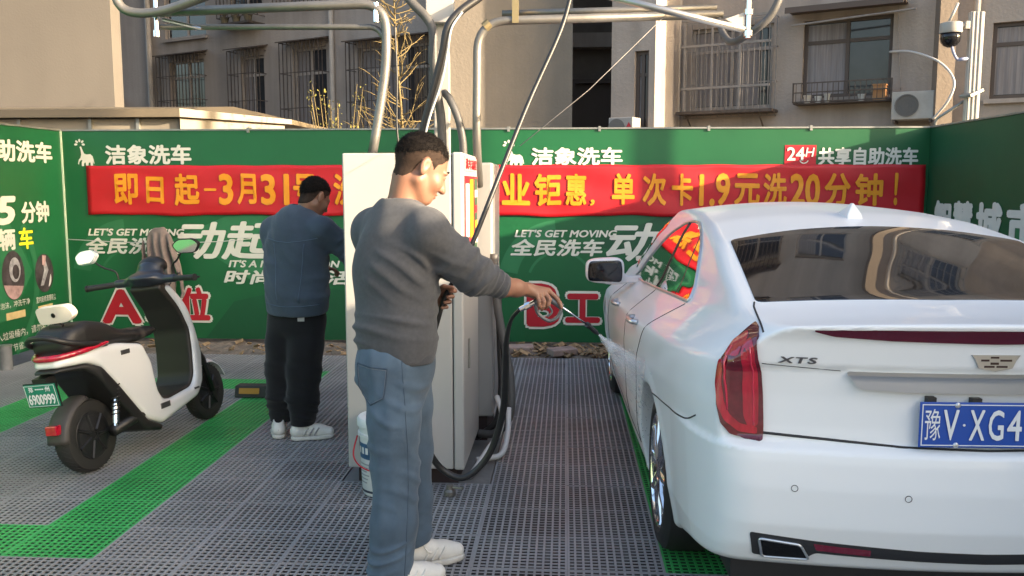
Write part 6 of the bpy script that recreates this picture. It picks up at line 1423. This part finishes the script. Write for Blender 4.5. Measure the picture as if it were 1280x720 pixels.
mb = MB(); mb.lathe([(.012, .0), (.014, .002), (.009, .003), (.009, 0)], br @ Matrix.Translation((-.0225, 0, 0)) @ Matrix.Rotation(R(-90), 4, 'Y'), 16); mb.build('badge', M_sb, bk_, smooth='auto', world=False)
mb = MB(); mb.box(-.10, -.07, -.04, .04, .76, .825); mb.tube([(-.075, 0, .80), (-.075, 0, .85)], .02, 8); mb.build('backrest_post', M_sb, sc, world=False, bevel=.006)
pt = thing('number_plate', None, None); pt.parent = sc; pt.location = (-.225, .035, .475); pt.scale = (.86, .86, .86); pt.rotation_euler = (0, R(-10), R(0))
mb = MB(); mb.box(-.004, .004, -.112, .112, -.072, .072); mb.build('plate', mat('plate_green', (.010, .20, .125), .4), pt, world=False, bevel=.002)
PG = lambda a, b, o: (-.004-o, -a, b)
lettering('6900999', -.095, .095, -.055, .012, PG, M_pwhite, pt, .0015, .02, world=False); lettering('郑', -.078, -.045, .026, .060, PG, M_pwhite, pt, .0015, .01, world=False); lettering('州', .040, .074, .026, .060, PG, M_pwhite, pt, .0015, .01, world=False); lettering('----', -.03, .03, .040, .047, PG, M_pwhite, pt, .0015, .01, world=False)
mb = MB(); mb.box(-.0055, -.0045, -.107, .107, .0645, .067); mb.box(-.0055, -.0045, -.107, .107, -.067, -.0645); mb.box(-.0055, -.0045, -.107, -.1045, -.0645, .0645); mb.box(-.0055, -.0045, .1045, .107, -.0645, .0645); mb.build('border', M_pwhite, pt, world=False)
mb = MB(); mb.box(.005, .011, -.118, .118, -.078, .078); mb.box(.011, .09, -.05, .05, .02, .10); mb.build('holder', M_sb, pt, world=False)
# handlebar
s = SDF((.52, -.26, .86), (.92, .26, 1.16), .005)
s.ell((.715, 0, .985), (.085, .13, .052), .03); s.ell((.77, 0, 1.045), (.075, .085, .06), .03); s.ell((.68, .0, .995), (.07, .10, .028), .02); s.cone((.70, -.20, .975), (.70, .20, .975), .026, .026, .03)
s.build('handlebar_cover', mat('cover_blue_black', (.020, .023, .032), .35, coat=.3), sc, world=False)
s = SDF((.66, -.12, .98), (.90, .12, 1.16), .005); s.ell((.785, 0, 1.055), (.075, .092, .068), .01); s.cutplane((0, 0, 1.03), (0, 0, -1), .01); s.build('dash_visor', M_sb, sc, world=False)
for sg in (-1, 1):
    mb = MB(); mb.tube([(.70, sg*.19, .975), (.675, sg*.25, .972), (.640, sg*.37, .968)], [.0175, .0175, .0185], 12)
    mb.tube([(.640, sg*.372, .968), (.638, sg*.382, .968)], .0215, 12); mb.build('grip', M_rubber, sc, smooth='auto', world=False)
    mb = MB(); mb.tube(spline([(.735, sg*.20, .975), (.745, sg*.25, .972), (.715, sg*.36, .965)], 5), .006, 8); mb.build('brake_lever', M_chrome if sg > 0 else M_sb, sc, smooth=True, world=False)
    mb = MB(); mb.tube(spline([(.70, sg*.19, .99), (.695, sg*.20, 1.05), (.67, sg*.26, 1.085), (.655, sg*.30, 1.12)], 6), .006, 8); mb.build('mirror_stem', M_sb, sc, smooth=True, world=False)
    mo = thing('mirror', None, None); mo.parent = sc; mo.location = (.645, sg*.355, 1.155); mo.rotation_euler = (R(0), R(18 if sg > 0 else -5), R(8 if sg < 0 else -6))
    hx = sm([(-.085, .012), (-.045, .045), (.05, .050), (.092, .018), (.06, -.035), (-.05, -.042)], .02); hx = [(a*(-sg), b) for a, b in hx]
    mb = MB(); mb.prism(hx, lambda a, b, d: (d, a, b), -.010, .014); mb.build('mirror_shell', M_sb if sg < 0 else M_sw, mo, world=False, bevel=.005)
    mb = MB(); mb.prism([(a*.9, b*.88) for a, b in hx], lambda a, b, d: (d, a, b), -.0125, -.0105); mb.build('mirror_glass', mat('mirror_silver', (.75, .77, .8), .04, 1.0), mo, world=False)
for sg in (-1, 1):
    for x0, z0, w_, h_, nm in ((.18, .598, .075, .026, 'side_badge'), (.45, .222, .09, .034, 'side_marker'), (.80, .262, .05, .013, 'side_badge')):
        mb = MB(); mb.box(x0, x0+w_, sg*.1545-.003, sg*.1545+.003, z0, z0+h_, Matrix.Translation((0, 0, 0)) @ Matrix.Rotation(0, 4, 'Y')); mb.build(nm, mat('badge_dark', (.05, .05, .05), .3), sc, world=False, bevel=.002)
for sg in (-1, 1):
    mb = MB(); mb.tube(spline([(.735, sg*.215, .972), (.80, sg*.17, 1.0), (.82, sg*.10, .96), (.80, sg*.05, .88)], 6), .004, 6); mb.build('brake_cable', M_black, sc, smooth=True, world=False)
mb = MB(); mb.tube([(.40, .12, .16), (.36, .26, .012)], .010, 8); mb.tube([(.36, .26, .010), (.34, .30, .010)], .012, 8); mb.build('side_stand', M_sb, sc, smooth='auto', world=False)

# ------------------------------------------------------------------ bucket, wheel stop, towel on its cord
bu = thing('paint_bucket', 'white plastic paint bucket with a blue label standing behind the left trouser leg', 'bucket', (-.905, 4.30, 0))
T_ = Matrix.Translation((-.905, 4.30, .003)); M_bk = mat('bucket_white', (.62, .62, .63), .4)
mb = MB(); mb.lathe([(.0, 0), (.112, 0), (.118, .01), (.128, .30), (.128, .302), (.136, .304), (.136, .318), (.1285, .32), (.130, .352)], T_, 40); mb.build('body', M_bk, bu, smooth='auto')
mb = MB(); mb.lathe([(.131, .3525), (.139, .354), (.139, .385), (.132, .395), (.10, .396), (.095, .388), (.0, .388)], T_, 40); mb.build('lid', M_bk, bu, smooth='auto')
def wrap(a0, a1, z0, z1, m, nm, off=.001):
    mb = MB(); n = 14; V = []
    for z in (z0, z1):
        for i in range(n+1):
            a = R(a0+(a1-a0)*i/n); r_ = .118+(z-.01)/.29*.01+off; V.append((-.905+r_*math.cos(a), 4.30+r_*math.sin(a), z))
    mb.add(V, [(i, i+1, n+2+i, n+1+i) for i in range(n)]); return mb.build(nm, m, bu, smooth=True)
wrap(170, 330, .195, .275, mat('label_blue', (.035, .10, .20), .5, var=(30, .4)), 'label'); wrap(170, 195, .215, .29, M_redp, 'label_patch', .002)
for k in range(6): wrap(205, 240-4*(k % 3), .165-k*.019, .172-k*.019, mat('label_text_grey', (.3, .3, .33), .6), 'label_print', .0015)
wrap(176, 330, .022, .034, mat('label_navy', (.03, .035, .06), .5), 'label_line', .0015)
for k in range(3): wrap(206+k*13, 214+k*13, .222, .255, M_bk, 'label_print', .003)
mb = MB(); mb.tube(spline([(-1.038, 4.26, .30), (-1.045, 4.20, .22), (-1.0, 4.165, .17), (-.92, 4.155, .15), (-.83, 4.175, .18), (-.775, 4.26, .30)], 6), .004, 6); mb.build('handle', M_redp, bu, smooth=True)
ws = thing('wheel_stop', 'black rubber wheel stop with a yellow reflector lying behind the second man', 'wheel stop', (-2.1, 6.27, 0))
mb = MB(); mb.prism([(-.075, 0.003), (-.05, .085), (.05, .085), (.075, 0.003)], lambda a, b, d: (d, 6.27+a, b), -2.42, -1.88); mb.build('block', M_rubber, ws, bevel=.006)
for x in (-2.31, -2.0):
    mb = MB(); v = [(-2.0, 0, 0)]; mb.prism([(-.069, .030), (-.057, .070), (-.062, .072), (-.074, .032)], lambda a, b, d: (d, 6.27+a, b), x-.075, x+.075); mb.build('reflector', mat('reflector_yellow', (.36, .17, .015), .4), ws)
tl = thing('hanging_cloth', 'greyish brown cloth hanging bunched from the cord in front of the lettering', 'cloth', (-3.95, 8.36, 1.1))
s = SDF((-4.12, 8.24, .45), (-3.62, 8.48, 1.20), .0055)
s.chain([(-3.955, 8.36, 1.06), (-3.95, 8.36, .98), (-3.94, 8.36, .75), (-3.935, 8.36, .50)], [.065, .105, .135, .145], .05, ((0, 1, 0), .33))
s.put(lambda X, Y, Z: (.020*np.clip((1.10-Z)/.12, 0, 1)*np.sin((X+3.95)*(95-40*np.clip((1.1-Z)/.6, 0, 1))+2*np.sin(Z*7))).astype(np.float32), (-4.12, 8.24, .45), (-3.62, 8.48, 1.20), -.0165, 'disp'); s.noise(.004, 30, seed=44)
s.build('cloth', fabric('taupe_cloth', (.17, .135, .125), var=(9, .25)), tl, relax=2)
mb = MB(); mb.tube(spline([(-4.95, 8.47, 1.02), (-4.4, 8.40, 1.0), (-3.95, 8.36, .995), (-3.4, 8.42, 1.005), (-3.1, 8.52, 1.03)], 6), .004, 6); tag(mb.build('cord', mat('pale_cord', (.45, .45, .42), .8), smooth=True), 'thin pale cord strung along the left half of the back hoarding', 'cord')
